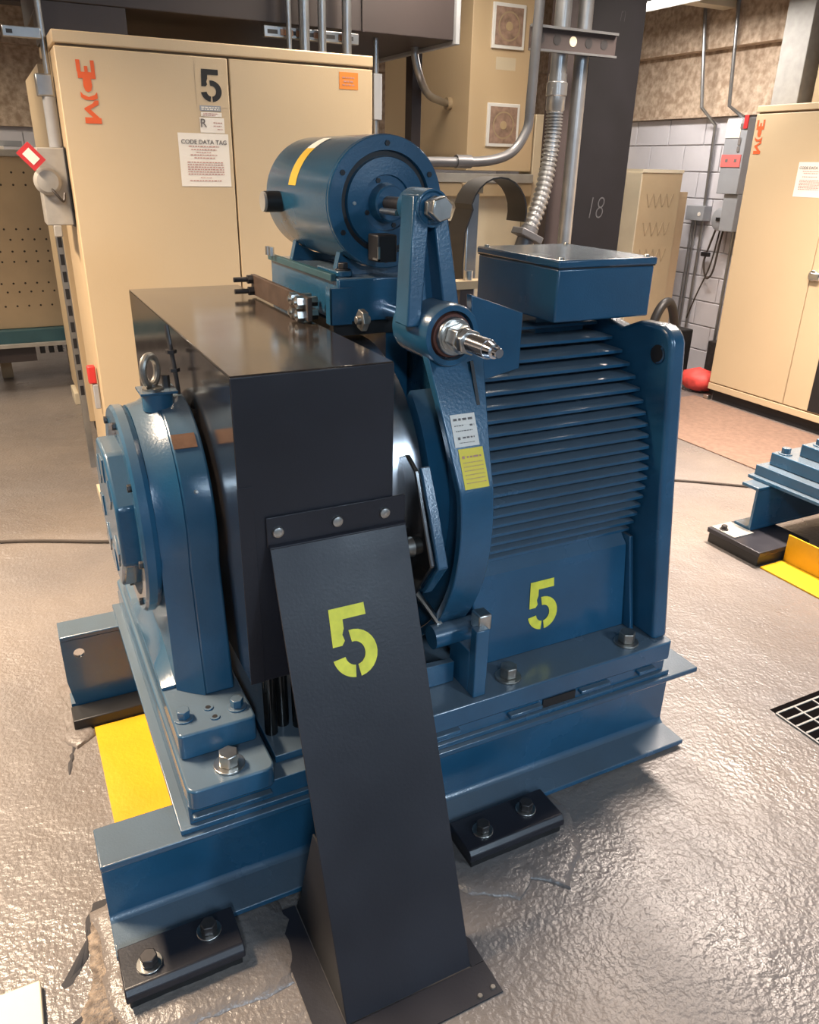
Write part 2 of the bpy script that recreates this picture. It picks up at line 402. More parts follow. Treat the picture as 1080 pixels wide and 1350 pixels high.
# ceiling fixtures that light the room, added fill lamps included
for i, (x, y, z, L, W, c, spread) in enumerate(LAMPS):
    lab = ['fluorescent ceiling fixture above the aisle on the right of the hoist machine', 'fluorescent ceiling fixture above the aisle left of the hoist machine',
           'added cool fill lamp overhead to the left, in front of the hoist machine', 'added cool fill lamp overhead to the right, in front of the hoist machine',
           'added fill lamp between the hoist machine and the beige cabinet', 'fluorescent ceiling fixture above the perforated tan cabinet', 'bright fluorescent ceiling fixture at the top right beside the black column'][i]
    t = thing('ceiling_light', lab, 'ceiling light', (x, y, z))
    bm = BM(); prism(bm, [(x-.13, z+.02), (x-.09, z+.075), (x+.09, z+.075), (x+.13, z+.02), (x+.125, z+.02), (x+.085, z+.068), (x-.085, z+.068), (x-.125, z+.02)], 'y', y-L/2-.03, y+L/2+.03)
    obj('reflector', bm, 'lamp_white', t)
    for s in (-.05, .05):
        bm = BM(); lathe(bm, 'y', (x+s, z+.04), [(y-L/2, .016), (y+L/2, .016)], 12); obj('tube', bm, 'tube_light', t)
    for s in (-.4, .4): obj('hanger', cyl(BM(), (x, y+s, z+.07), (x, y+s, ZC), .006, n=6), 'conduit', t)
    li = bpy.data.lights.new('tube_glow', 'AREA'); li.shape = 'RECTANGLE'; li.size = .26; li.size_y = L; li.energy = W; li.color = c; li.spread = math.radians(spread)
    lo = bpy.data.objects.new('tube_glow', li); COL.objects.link(lo); lo.parent = t; lo.location = (0, 0, .015)

# ================================================================== HOIST MACHINE
AY, AZ = 1.81, .855            # shaft axis
# ---- channel beams
def channel(name, label, x0, x1, yweb, yflange, z0, z1, tw=.012, tf=.016, hole=None):
    """C channel: web plate at yweb, flanges reaching to yflange"""
    t = thing(name, label, 'beam', ((x0+x1)/2, (yweb+yflange)/2, z0), 'channel beams under the hoist machines')
    s = 1 if yflange > yweb else -1
    bm = BM()
    if hole:
        hx, hz, r = hole; n = 20
        C = [(x0, z0+tf), (x1, z0+tf), (x1, z1-tf), (x0, z1-tf)]
        # web with a round hole: left panel around the hole, then the rest
        xm = hx+.06
        ang = [2*PI*i/n+PI/4 for i in range(n)]
        for yy in (yweb, yweb+s*tw):
            ins = [bm.verts.new((hx+r*math.cos(a), yy, hz+r*math.sin(a))) for a in ang]
            def edge(a):
                dx, dz = math.cos(a), math.sin(a)
                k = min([q for q in (((xm-hx)/dx if dx > 1e-6 else 9), ((x0-hx)/dx if dx < -1e-6 else 9), ((z1-tf-hz)/dz if dz > 1e-6 else 9), ((z0+tf-hz)/dz if dz < -1e-6 else 9))])
                return (hx+dx*k, yy, hz+dz*k)
            out = [bm.verts.new(edge(a)) for a in ang]
            for i in range(n): bm.faces.new((ins[i], ins[(i+1) % n], out[(i+1) % n], out[i]))
            if yy == yweb: I0 = ins
            else:
                for i in range(n): bm.faces.new((I0[i], I0[(i+1) % n], ins[(i+1) % n], ins[i]))
            for cx_, cz_ in ((x0, z1-tf), (x0, z0+tf), (xm, z1-tf), (xm, z0+tf)):
                # corner fillers
                c = bm.verts.new((cx_, yy, cz_)); near = sorted(out, key=lambda v: (v.co-c.co).length)[:2]; bm.faces.new((c, near[0], near[1]))
        box(bm, xm, x1, min(yweb, yweb+s*tw), max(yweb, yweb+s*tw), z0+tf, z1-tf)
    else:
        box(bm, x0, x1, min(yweb, yweb+s*tw), max(yweb, yweb+s*tw), z0+tf, z1-tf)
    obj('web', bm, 'blue', t)
    for z in (z0, z1-tf):
        bm = BM(); box(bm, x0, x1, min(yweb, yflange), max(yweb, yflange), z, z+tf); obj('flange', bm, 'blue', t, bevel=.003)
    bm = BM(); f = z0+tf   # rolled fillet
    prism(bm, [(yweb+s*tw, f), (yweb+s*(tw+.014), f), (yweb+s*(tw+.005), f+.005), (yweb+s*tw, f+.014)], 'x', x0, x1); obj('fillet', bm, 'blue', t)
    return t
channel('channel_beam', 'long blue steel channel beam along the front of the hoist machine, open towards the viewer', -.015, 1.622, 1.414, 1.30, .010, .289)
channel('channel_beam', 'blue steel channel beam behind the machine, its end with a round hole standing left of the yellow angle', -.017, 1.622, 2.227, 2.325, .010, .289, hole=(.03, .225, .016))
# ---- hold-down clamps
def clamp(label, x0, x1, y0, y1, top, bolts):
    t = thing('clamp_block', label, 'clamp', ((x0+x1)/2, (y0+y1)/2, 0), 'clamp blocks holding down the beams')
    bm = BM(); prism(bm, [(y0, .030), (y1, .034), (y1, top), (y0+.012, top), (y0, top-.012)], 'x', x0, x1); obj('clamp_plate', bm, 'black_panel', t, bevel=.003)
    bm = BM(); box(bm, x0+.006, x1-.006, y0+.006, y1-.004, 0, .031); obj('packer', bm, 'rubber', t, bevel=.002)
    for bx, by in bolts: bolt(t, 'z', (bx, by), top, .0185, .022, m='bolt_dark', rot=random.random(), wm='zinc')
clamp('dark clamp block with two bolts at the left end of the front beam', -.012, .235, 1.178, 1.292, .060, ((.045, 1.228), (.175, 1.250)))
clamp('dark clamp block with two bolts under the motor side of the front beam', .800, 1.085, 1.180, 1.292, .060, ((.865, 1.232), (1.005, 1.245)))
o = obj('isolation_pad', box(BM(), -.02, .19, 2.145, 2.224, 0, .042), 'rubber', bevel=.003); tag(o, 'black rubber pad under the rear beam left of the yellow angle', 'pad')
# ---- yellow angle between the beams
t = thing('floor_angle', 'bright yellow steel angle on the floor between the two beams of the near machine', 'angle', (.12, 1.75, 0))
bm = BM(); box(bm, .035, .20, 1.43, 2.14, 0, .008); obj('floor_leg', bm, 'yellow', t, bevel=.001)
bm = BM(); box(bm, .192, .20, 1.43, 2.14, .009, .10); obj('upright_leg', bm, 'yellow', t, bevel=.001)

# ---- bed: shims and bed plate
t = thing('bed_plate', 'blue steel bed plate lying across both beams under the machine', 'plate', (.83, 1.81, .289))
bm = BM(); box(bm, .150, 1.520, 1.312, 2.343, .289, .303); obj('lower_plate', bm, 'blue', t, bevel=.002)
bm = BM(); box(bm, .172, 1.505, 1.322, 2.335, .303, .352); obj('upper_plate', bm, 'blue', t, bevel=.002)
for x0, x1, z0, z1 in ((.178, .352, .326, .334), (.745, .83, .326, .338), (.975, 1.075, .318, .330), (1.20, 1.30, .322, .334), (1.40, 1.46, .322, .334)):
    bm = BM(); box(bm, x0, x1, 1.304, 1.3225, z0, z1); obj('weld_bead', bm, 'blue_cast', t, bevel=.003)
bm = BM(); box(bm, 1.085, 1.19, 1.318, 1.3225, .308, .334); plabel(obj('slot', bm, 'black', t), 'dark slot in the plate edge')
bm = BM(); box(bm, .38, .695, 1.37, 2.30, .352, .372); obj('centre_plate', bm, 'blue', t, bevel=.002)

# ---- outboard bearing pedestal
P = thing('bearing_pedestal', 'blue cast bearing pedestal with round end cover and lifting eye', 'bearing pedestal', (.26, AY, .352))
def rrect(x0, x1, y0, y1, r, n=5):
    pts = []
    for cx, cy, a0 in ((x1-r, y1-r, 0), (x0+r, y1-r, 90), (x0+r, y0+r, 180), (x1-r, y0+r, 270)):
        for k in range(n+1):
            a = math.radians(a0+90*k/n); pts.append((cx+r*math.cos(a), cy+r*math.sin(a)))
    return pts
bm = BM(); prism(bm, rrect(.172, .362, 1.303, 2.32, .022), 'z', .352, .404); obj('base', bm, 'blue_cast', P, bevel=.005)
bm = BM(); prism(bm, rrect(.180, .352, 1.405, 2.215, .012), 'z', .404, .470); obj('foot_block', bm, 'blue_cast', P, bevel=.005)
# housing: round top running into straight legs
R = .255
def housing(r, yb, zb):
    pts = [(AY-yb, zb)]
    for k in range(29):
        a = math.radians(196-212*k/28); pts.append((AY+r*math.cos(a), AZ+r*math.sin(a)))
    pts.append((AY+yb, zb)); return pts
bm = BM(); prism(bm, housing(R, .285, .470), 'x', .268, .336); obj('housing', bm, 'blue_cast', P, bevel=.006)
# flared front part with narrowing cheek (lit blue strip)
bm = BM(); rows = []
for x, rr, yb in ((.268, R-.001, .284), (.240, R-.018, .262), (.212, R-.024, .235), (.212, R-.05, .18)):
    rows.append([bm.verts.new((x, y, z)) for y, z in housing(rr, yb, .4705)])
for a, b in zip(rows, rows[1:]):
    for i in range(len(a)-1): bm.faces.new((a[i], a[i+1], b[i+1], b[i]))
bm.faces.new(rows[-1]); bm.faces.new(rows[0][::-1])
obj('housing_cheek', bm, 'blue_cast', P)
# base skirt: sloping web in front of the foot block on the left side
bm = BM(); rows = []
for k in range(13):
    y = 1.585+(2.035-1.585)*k/12; q = abs(y-AY)/.225; zt = .545-.066*q**2
    rows.append([bm.verts.new(c) for c in ((.181, y, .4705), (.181, y, .478), (.213, y, zt), (.213, y, .4705))])
for a, b in zip(rows, rows[1:]):
    for i in range(4): bm.faces.new((a[i], b[i], b[(i+1) % 4], a[(i+1) % 4]))
bm.faces.new(rows[0]); bm.faces.new(rows[-1][::-1]); obj('web_fillet', bm, 'blue_cast', P)
bm = BM(); lathe(bm, 'x', (AY, AZ-.012), [(.211, .238), (.200, .246), (.182, .246), (.176, .240), (.176, .205), (.190, .196), (.190, .12)], 64); obj('cover_ring', bm, 'blue_cast', P)
# octagonal inspection cover with windows
def octo(r, sy=1., n=8, rot=PI/8): return [(AY+r*sy*math.cos(rot+2*PI*i/n), AZ-.012+r*math.sin(rot+2*PI*i/n)) for i in range(n)]
oc = obj('end_cover', prism(BM(), octo(.178), 'x', .140, .189), 'blue_cast', P, bevel=.008)
for a in (PI/2-.75, PI/2+.05, PI/2+.85, PI+.55, -.2, -.95, -1.75):
    bm = BM(); M = Matrix.Translation((.139, AY+.112*math.cos(a), AZ-.012+.112*math.sin(a))) @ Matrix.Rotation(a, 4, 'X')
    obox(bm, M, .004, .055, .05); plabel(obj('recess', bm, 'blue', oc, bevel=.001), 'recessed window in the cover')
for k in range(8):
    a = 2*PI*k/8+.2; bolt(P, 'x', (AY+.222*math.cos(a), AZ-.012+.222*math.sin(a)), .176, .009, .008, -1, m='bolt_dark', washer=False)
# nameplate, grease nipple
def on_housing(a, x, r=R): return Vector((x, AY-r*math.cos(a), AZ+r*math.sin(a)))
bm = BM(); a = math.radians(49); c = on_housing(a, .298, R+.0015)
M = frame(c, (1, 0, 0), (0, math.sin(a), math.cos(a))); obox(bm, M, .050, .036, .0022); plabel(obj('nameplate', bm, 'brass_plate', P), 'small brown metal nameplate')
bm = BM(); c = on_housing(math.radians(23), .300, R); d = on_housing(math.radians(23), .300, R+.012); cyl(bm, c, d, .005, .003, 10); obj('grease_nipple', bm, 'zinc', P)
# lifting eye on its pad
yc = 1.765; zt = AZ+R
bm = BM(); lathe(bm, 'z', (.272, yc), [(zt-.02, .034), (zt+.020, .034)], 24); pad = obj('eye_pad', bm, 'blue_cast', P)
bm = BM(); box(bm, .232, .312, yc-.036, yc+.036, zt+.020, zt+.026); obj('eye_plate', bm, 'blue', P, bevel=.001)
bm = BM(); n = 28; pts = [(.262+.026*.7*math.cos(2*PI*i/n), yc-.004+.026*.71*math.cos(2*PI*i/n), zt+.068+.032*math.sin(2*PI*i/n)) for i in range(n)]
rings = []
for i, p in enumerate(pts):
    a = 2*PI*i/n; rd = Vector((.7*math.cos(a), .71*math.cos(a), math.sin(a)))
    rings.append([bm.verts.new(Vector(p)+.0085*(rd*math.cos(2*PI*k/10)+Vector((.71, -.7, 0))*math.sin(2*PI*k/10))) for k in range(10)])
for i in range(n):
    for k in range(10): bm.faces.new((rings[i][k], rings[i][(k+1) % 10], rings[(i+1) % n][(k+1) % 10], rings[(i+1) % n][k]))
lathe(bm, 'z', (.262, yc-.004), [(zt+.025, .022), (zt+.031, .022), (zt+.034, .012), (zt+.040, .011)], 16); obj('lifting_eye', bm, 'bolt_grey', P)
bm = BM(); cyl(bm, (.296, yc+.012, zt+.025), (.296, yc+.012, zt+.052), .009, n=6); obj('plug', bm, 'bolt_dark', P)
# oil rod on the housing
bm = BM(); tube(bm, smooth_path([(.326, 1.80, 1.085), (.325, 1.808, 1.14), (.323, 1.825, 1.20), (.321, 1.845, 1.258)]), .0055, 10)
for q in (.35, .62):
    p = Vector((.3255, 1.805, 1.11)).lerp(Vector((.321, 1.845, 1.258)), q); cyl(bm, p-Vector((0, 0, .004)), p+Vector((0, 0, .004)), .013, n=6)
lathe(bm, 'z', (.326, 1.80), [(1.075, .018), (1.092, .012)], 12); obj('dip_rod', bm, 'bolt_dark', P)
# bolts
bolt(P, 'z', (.272, 1.352), .404, .0235, .030, m='zinc', rot=.3)
bolt(P, 'z', (.272, 2.268), .404, .0235, .030, m='zinc', rot=.8)
for x, y in ((.205, 1.465), (.322, 1.455), (.205, 2.165), (.322, 2.165)): bolt(P, 'z', (x, y), .470, .0155, .020, m='blue_cast', rot=random.random())
for x, y in ((.262, 1.478), (.268, 1.440)):
    bm = BM(); lathe(bm, 'z', (x, y), [(.470, .011), (.473, .011)], 16); q = obj('plug_ring', bm, 'blue_cast', P)
    bm = BM(); lathe(bm, 'z', (x, y), [(.4731, .006), (.4735, .006)], 12); obj('plug_hole', bm, 'black', q)

# ---- sheave guard (black sheet-metal box)
G = thing('sheave_guard', 'large glossy black sheet-metal box guard over the drive sheave', 'guard', (.513, 1.98, .56))
gx0, gx1, gy0, gy1, gz0, gz1 = .346, .681, 1.404, 2.555, .56, 1.240
bm = BM(); box(bm, gx0, gx1, gy0, gy1, gz1-.004, gz1); obj('top_panel', bm, 'black_gloss', G, bevel=.003)
bm = BM(); box(bm, gx0, gx0+.004, gy0, gy1, gz0, gz1-.004); obj('side_panel', bm, 'black_gloss', G)
bm = BM(); box(bm, gx1-.004, gx1, gy0, gy1, .70, gz1-.004); obj('side_panel', bm, 'black_gloss', G)
bm = BM(); box(bm, gx0, gx1, gy0-.004, gy0, gz0, gz1-.002); obj('front_panel', bm, 'black_panel', G, bevel=.002)
bm = BM(); box(bm, gx0+.004, gx1-.004, gy1-.004, gy1, .70, gz1-.004); obj('back_panel', bm, 'black_gloss', G)
bm = BM(); box(bm, gx0-.002, gx0+.03, gy0-.0055, gy0-.004, gz0, 1.02); obj('corner_strip', bm, 'black_panel', G, bevel=.0008)
# ---- drive sheave inside
S_ = thing('drive_sheave', 'dark grooved drive sheave inside the black guard', 'sheave', (.51, AY, AZ-.33))
bm = BM(); prof = [(.42, .05), (.42, .33)]
for k in range(5): x = .435+k*.032; prof += [(x, .33), (x+.008, .312), (x+.016, .312), (x+.024, .33)]
prof += [(.60, .33), (.60, .05)]; lathe(bm, 'x', (AY, AZ), prof, 48); obj('grooved_rim', bm, 'black', S_)
bm = BM(); lathe(bm, 'x', (AY, AZ), [(.352, .045), (.675, .045)], 24); obj('shaft', bm, 'steel_drum', S_)
# ---- black sleeves / ropes
for k, (x, y) in enumerate(((.398, 1.455), (.432, 1.475), (.466, 1.455), (.500, 1.475))):
    bm = BM(); lathe(bm, 'z', (x, y), [(.3725, .0155), (.80, .0155)], 14)
    tag(obj('hoist_rope', bm, 'rope_black'), ['shiny black hoist rope nearest the bearing pedestal, below the guard', 'shiny black hoist rope, second from the bearing pedestal', 'shiny black hoist rope, third from the bearing pedestal', 'shiny black hoist rope farthest from the bearing pedestal'][k], 'rope', 'black hoist ropes under the guard')

# ---- slanted rope chute
C = thing('rope_chute', 'tall slanted black sheet panel with yellow 5, from guard to floor', 'guard panel', (.53, 1.15, 0))
ty, tz, by_, bz = 1.385, .884, .962, .004
n_ = Vector((0, -(tz-bz), (ty-by_))).normalized()   # outward normal (towards viewer)
tl, tr, bl, br = Vector((.399, ty, tz)), Vector((.706, ty, tz)), Vector((.380, by_, bz)), Vector((.672, by_, bz))
bm = BM(); A = [bm.verts.new(p) for p in (tl, tr, br, bl)]; B = [bm.verts.new(p-n_*.004) for p in (tl, tr, br, bl)]
bm.faces.new(A); bm.faces.new(B[::-1])
for i in range(4): bm.faces.new((A[i], A[(i+1) % 4], B[(i+1) % 4], B[i]))
obj('front_sheet', bm, 'black_panel', C, bevel=.0015)
bm = BM(); box(bm, .397, .708, 1.3935, 1.3985, .884, .950)
prism(bm, [(1.3985, .884), (1.3935, .890), (ty-.001, .886), (ty, .880)], 'x', .399, .706); obj('mounting_flange', bm, 'black_panel', C, bevel=.0015)
for x in (.420, .549, .658):
    bm = BM(); lathe(bm, 'y', (x, .916), [(1.3935, .0125), (1.391, .0125), (1.388, .011), (1.386, .006)], 16); obj('rivet_bolt', bm, 'zinc', C)
# side returns
for s, T, Bt in ((-1, tl, bl), (1, tr, br)):
    bm = BM(); x_t, x_b = T.x, Bt.x; dx = .0035*s
    pr_ = [T.lerp(Bt, .62)+Vector((0, .004, 0)), Vector((x_b, by_+.003, bz)), Vector((x_b, 1.27 if s < 0 else 1.06, bz)), Vector((x_b, 1.24 if s < 0 else 1.06, .06)), T.lerp(Bt, .62)+Vector((0, .03, 0))]
    A = [bm.verts.new(p) for p in pr_]; B = [bm.verts.new(p+Vector((-dx, 0, 0))) for p in pr_]
    bm.faces.new(A); bm.faces.new(B[::-1])
    for i in range(5): bm.faces.new((A[i], A[(i+1) % 5], B[(i+1) % 5], B[i]))
    obj('side_sheet', bm, 'black', C)
bm = BM(); box(bm, .380, .705, .884, .960, .0005, .004); obj('floor_flange', bm, 'black_panel', C)
bm = BM(); box(bm, .318, .378, .90, 1.275, .0005, .004); obj('floor_flange', bm, 'black_panel', C)
bm = BM(); prism(bm, [(.674, .960), (.705, .962), (.705, 1.02), (.690, 1.055), (.676, 1.06)], 'z', .0005, .004); obj('floor_flange', bm, 'black_panel', C)
for x, y in ((.690, .90), (.655, .895)):
    bm = BM(); lathe(bm, 'z', (x, y), [(.004, .006), (.008, .005)], 10); obj('anchor', bm, 'bolt_grey', C)
up = (tl-bl); up = Vector((0, ty-by_, tz-bz)).normalized()
q = .70; org = bl.lerp(tl, q)
M5 = frame(Vector((.486, by_+(ty-by_)*.697, bz+(tz-bz)*.697))+n_*.0003, (1, 0, .0), up)
plabel(five('stencil_five', M5, .105, .150, 'stencil_yellow', C), 'yellow stencilled numeral 5')

# ---- motor
Mo = thing('hoist_motor', 'large blue finned electric hoist motor with terminal box on top and a yellow stencilled 5', 'motor', (1.22, AY, .352))
bm = BM(); prism(bm, rrect(.70, 1.505, 1.302, 2.32, .015), 'z', .352, .410); obj('base_flange', bm, 'blue', Mo, bevel=.004)
bm = BM(); lathe(bm, 'x', (AY, AZ), [(.955, .20), (.955, .322), (1.455, .322), (1.455, .2)], 64); obj('stator_frame', bm, 'blue', Mo)
# skirt with the numeral
bm = BM(); prism(bm, [(1.428, .410), (1.458, .655), (1.50, .700), (1.60, .70), (1.60, .410)], 'x', .935, 1.432); obj('skirt', bm, 'blue', Mo, bevel=.004)
bm = BM(); prism(bm, [(1.398, .4105), (1.452, .68), (1.50, .68), (1.46, .4105)], 'x', 1.432, 1.446); obj('gusset', bm, 'blue', Mo, bevel=.003)
NF = 20
for k in range(NF):
    z = .690+(1.216-.690)*k/(NF-1); y = AY-math.sqrt(.375**2-(z-AZ)**2); yi = AY-math.sqrt(max(.0, .318**2-(z-AZ)**2)) if abs(z-AZ) < .318 else AY-.06
    yi = max(yi, y+.04)
    bm = BM(); prism(bm, [(y+.003, z-.0055), (y, z-.0035), (y, z+.0035), (y+.003, z+.0055), (yi+.02, z+.0075), (yi+.02, z-.0075)], 'x', .945, 1.447)
    obj('fin', bm, 'blue', Mo)
# end brackets
def bracket(yb, ymid, yt, ztop, x0, x1, ears=True, nm='end_bracket'):
    h = [(AY-yb, .4105), (AY-ymid, .85), (AY-yt, 1.195)]
    for k in range(1, 6):
        a = math.radians(180-90*k/5*1.0); h.append((AY-yt+.055+.055*math.cos(a), 1.195+.055*math.sin(a)))
    h += [(AY-yt+.13, 1.247), (AY-yt+.19, 1.222), (AY-.12, 1.235)]
    pts = h+[(2*AY-y, z) for y, z in reversed(h)]
    return prism(BM(), pts, 'x', x0, x1)
eb = obj('end_bracket', bracket(.485, .425, .385, 1.25, 1.452, 1.503), 'blue', Mo, bevel=.012, seg=3)
for s in (-1, 1):
    bm = BM(); lathe(bm, 'x', (AY+s*.342, 1.178), [(1.4495, .024), (1.4512, .024)], 24); plabel(obj('lifting_hole', bm, 'black', eb), 'dark round lifting hole')
    bm = BM(); n = 24
    prism(bm, [(AY+s*.342+.024*math.cos(2*PI*i/n), 1.178+.024*math.sin(2*PI*i/n)) for i in range(8, 19)]+[(AY+s*.342+.019*math.cos(2*PI*i/n), 1.178+.019*math.sin(2*PI*i/n)) for i in range(18, 7, -1)], 'x', 1.4485, 1.4495); obj('hole_rim', bm, 'chrome', eb)
obj('drive_bracket', bracket(.30, .30, .30, 1.2, .918, .950), 'blue', Mo, bevel=.006)
bm = BM(); prism(bm, [(.915, 1.345), (1.055, 1.298), (1.056, 1.17), (.93, 1.145)], 'y', 1.502, 1.524); obj('shield_plate', bm, 'blue', Mo, bevel=.002)
# terminal box
bx0, bx1, by0, by1, bz0, bz1 = 1.192, 1.492, 1.565, 1.93, 1.255, 1.382
tb = obj('terminal_box', box(BM(), bx0, bx1, by0, by1, bz0, bz1), 'blue', Mo, bevel=.005)
bm = BM(); box(bm, bx0+.07, bx1-.07, by0+.17, by1-.03, 1.165, bz0); obj('box_neck', bm, 'blue', tb)
bm = BM(); box(bm, bx0-.004, bx1+.004, by0-.004, by1+.004, bz1+.0015, bz1+.020); obj('box_lid', bm, 'blue', tb, bevel=.004)
bm = BM(); box(bm, bx0-.001, bx1+.001, by0-.001, by1+.001, bz1-.001, bz1+.0016); obj('gasket', bm, 'rubber', tb)
for x in (bx0+.016, bx1-.016):
    for y in (by0+.016, by1-.016):
        bm = BM(); lathe(bm, 'z', (x, y), [(bz1+.020, .008), (bz1+.025, .006)], 10); obj('screw', bm, 'zinc', tb)
for x, y in ((.993, 1.356), (1.378, 1.352)): bolt(Mo, 'z', (x, y), .410, .0235, .030, m='bolt_grey', rot=random.random())
plabel(five('stencil_five', frame((1.100, 1.4345-.0006, .470), (1, 0, 0), (0, .122, 1)), .098, .140, 'stencil_yellow', Mo), 'yellow stencilled numeral 5')
# bring the numeral onto the sloping skirt: skirt goes from y=1.428 (z=.41) to 1.458 (z=.655)

# ---- brake
B_ = thing('brake_assembly', 'blue electromagnetic brake with round magnet housing, tall lever arm and chromed spring rod', 'brake', (.85, AY, .41))
bm = BM(); lathe(bm, 'x', (AY, AZ), [(.698, .10), (.698, .345), (.704, .352), (.792, .352), (.797, .345), (.797, .10)], 72); obj('brake_drum', bm, 'steel_drum', B_)
# magnet: cylinder on y axis
mx, mz, mr = .842, 1.518, .1475
mg = obj('magnet_housing', lathe(BM(), 'y', (mx, mz), [(1.802, .10), (1.795, .142), (1.798, mr), (2.245, mr), (2.25, mr-.004), (2.25, .05)], 72), 'blue', B_)
bm = BM(); lathe(bm, 'y', (mx, mz), [(1.797, .1465), (1.787, .1465), (1.785, .144), (1.785, .114), (1.7955, .112), (1.7955, .101), (1.785, .099), (1.783, .062), (1.789, .060), (1.789, .045), (1.760, .040), (1.757, .036), (1.757, .01)], 72); obj('face_plate', bm, 'blue', mg)
for k in range(6):
    a = 2*PI*k/6+.52; bm = BM(); hexprof(bm, 'y', (mx+.128*math.cos(a), mz+.128*math.sin(a)), 1.782, 1.785, .0065); obj('cap_screw', bm, 'black', mg)
for k in range(4):
    a = 2*PI*k/4+.4; bm = BM(); hexprof(bm, 'y', (mx+.053*math.cos(a), mz+.053*math.sin(a)), 1.786, 1.789, .006); obj('cap_screw', bm, 'black', mg)
bm = BM(); lathe(bm, 'y', (mx-.083, mz+.0), [(1.780, .004), (1.785, .004)], 8); obj('pin', bm, 'zinc', mg)
bm = BM(); lathe(bm, 'y', (mx, mz), [(1.7953, .1115), (1.7945, .1115), (1.7945, .1015), (1.7953, .1015)], 64, caps=False); obj('groove_ring', bm, 'black', mg)  # black insert painted in as the groove's shade
# sleeve on the left side of the magnet, with its terminal
bm = BM(); lathe(bm, 'x', (2.135, mz-.012), [(.655, .026), (.708, .026)], 20)
sl = obj('cable_gland', bm, 'black', mg); bm = BM(); lathe(bm, 'x', (2.135, mz-.012), [(.648, .0245), (.655, .0245)], 20); obj('gland_cap', bm, 'grey_light', sl)
# stickers over the magnet curve
def wrap(name, a0, a1, y0, y1, m, n=8):
    bm = BM(); g = []
    for k in range(n+1):
        a = math.radians(a0+(a1-a0)*k/n); r = mr+.0008
        g.append([bm.verts.new((mx+r*math.cos(a), y, mz+r*math.sin(a))) for y in (y0, y1)])
    for a, b in zip(g, g[1:]): bm.faces.new((a[0], a[1], b[1], b[0]))
    return obj(name, bm, m, mg)
plabel(wrap('yellow_sticker', 168, 128, 2.01, 2.065, 'sticker_amber'), 'yellow sticker wrapped over the housing'); wrap('white_sticker', 128, 108, 2.01, 2.065, 'paper')
# cradle under the magnet
bm = BM(); box(bm, .712, .975, 1.775, 2.29, 1.250, 1.352); cr = obj('cradle_block', bm, 'blue', B_, bevel=.004)
for y in (1.86, 2.18):
    bm = BM(); prism(bm, [(.735, 1.352), (.95, 1.352), (.93, 1.43)]+[(mx+.150*math.cos(math.radians(a)), mz+.150*math.sin(math.radians(a))) for a in (-55, -75, -90, -105, -125)]+[(.755, 1.43)], 'y', y-.012, y+.012); obj('saddle', bm, 'blue', cr)
bm = BM(); prism(bm, rrect(.722, .765, 1.80, 1.95, .015), 'z', 1.352, 1.366); obj('slotted_strap', bm, 'blue', cr, bevel=.003)
bolt(B_, 'z', (.745, 1.822), 1.366, .013, .014, m='bolt_dark')
bm = BM(); box(bm, .700, .714, 1.79, 2.28, 1.345, 1.362); obj('cradle_edge', bm, 'teal', cr, bevel=.002)
bm = BM(); box(bm, .705, .912, 1.79, 2.27, 1.2155, 1.249); obj('cradle_support', bm, 'black', B_)
bm = BM(); box(bm, .85, .912, 1.80, 2.25, .4105, 1.215); obj('support_post', bm, 'blue', B_)
# brown adjuster bar with studs
ab = obj('adjuster_bar', box(BM(), .655, .668, 1.832, 2.31, 1.246, 1.303), 'brown_bar', B_, bevel=.002)
for y, z in ((2.305, 1.290), (2.300, 1.258)):
    bm = BM(); cyl(bm, (.600, y-.01, z), (.655, y-.01, z), .007, n=10); hexprof(bm, 'x', (y-.01, z), .640, .655, .013); obj('stud', bm, 'bolt_dark', ab)
for y, z in ((1.862, 1.290), (1.862, 1.258), (1.905, 1.292), (1.905, 1.260)):
    bm = BM(); hexprof(bm, 'x', (y, z), .636, .655, .0155, .3); hexprof(bm, 'x', (y, z), .669, .69, .013); cyl(bm, (.630, y, z), (.690, y, z), .006, n=10); obj('stud', bm, 'zinc', ab)
bm = BM(); prism(bm, [(1.768, 1.246), (1.774, 1.246), (1.774, 1.332), (1.768, 1.332)], 'x', .690, .745)
prism(bm, [(1.768, 1.246), (1.80, 1.246), (1.80, 1.332), (1.768, 1.332)], 'x', .690, .694); obj('angle_bracket', bm, 'blue', B_, bevel=.001)
for y in (2.21, 2.24):
    bm = BM(); cyl(bm, (.690, y, 1.362), (.690, y, 1.385), .008, n=6); obj('stud', bm, 'zinc', B_)
# upper lever: A-frame
lv = thing('x', 'x', 'x'); bpy.data.objects.remove(lv)
bm = BM()
def leg(bm, xt0, xt1, xb0, xb1, zt, zb, y0t, y1t, y0b, y1b):
    A = [bm.verts.new(p) for p in ((xb0, y0b, zb), (xb1, y0b, zb), (xb1, y1b, zb), (xb0, y1b, zb))]
    T = [bm.verts.new(p) for p in ((xt0, y0t, zt), (xt1, y0t, zt), (xt1, y1t, zt), (xt0, y1t, zt))]
    bm.faces.new(A[::-1]); bm.faces.new(T)
    for i in range(4): bm.faces.new((A[i], A[(i+1) % 4], T[(i+1) % 4], T[i]))
leg(bm, .789, .828, .757, .791, 1.545, 1.285, 1.540, 1.600, 1.498, 1.560)
leg(bm, .834, .868, .850, .891, 1.520, 1.285, 1.540, 1.600, 1.498, 1.560)
leg(bm, .808, .850, .785, .855, 1.530, 1.280, 1.585, 1.60, 1.545, 1.56)
leg(bm, .800, .860, .808, .852, 1.545, 1.492, 1.541, 1.599, 1.533, 1.59)
arm_up = obj('lever_arm', bm, 'blue_cast', B_, bevel=.004)
bm = BM(); lathe(bm, 'y', (.829, 1.520), [(1.535, .030), (1.531, .034), (1.531, .038), (1.625, .038)], 32); obj('lever_boss', bm, 'blue_cast', B_)
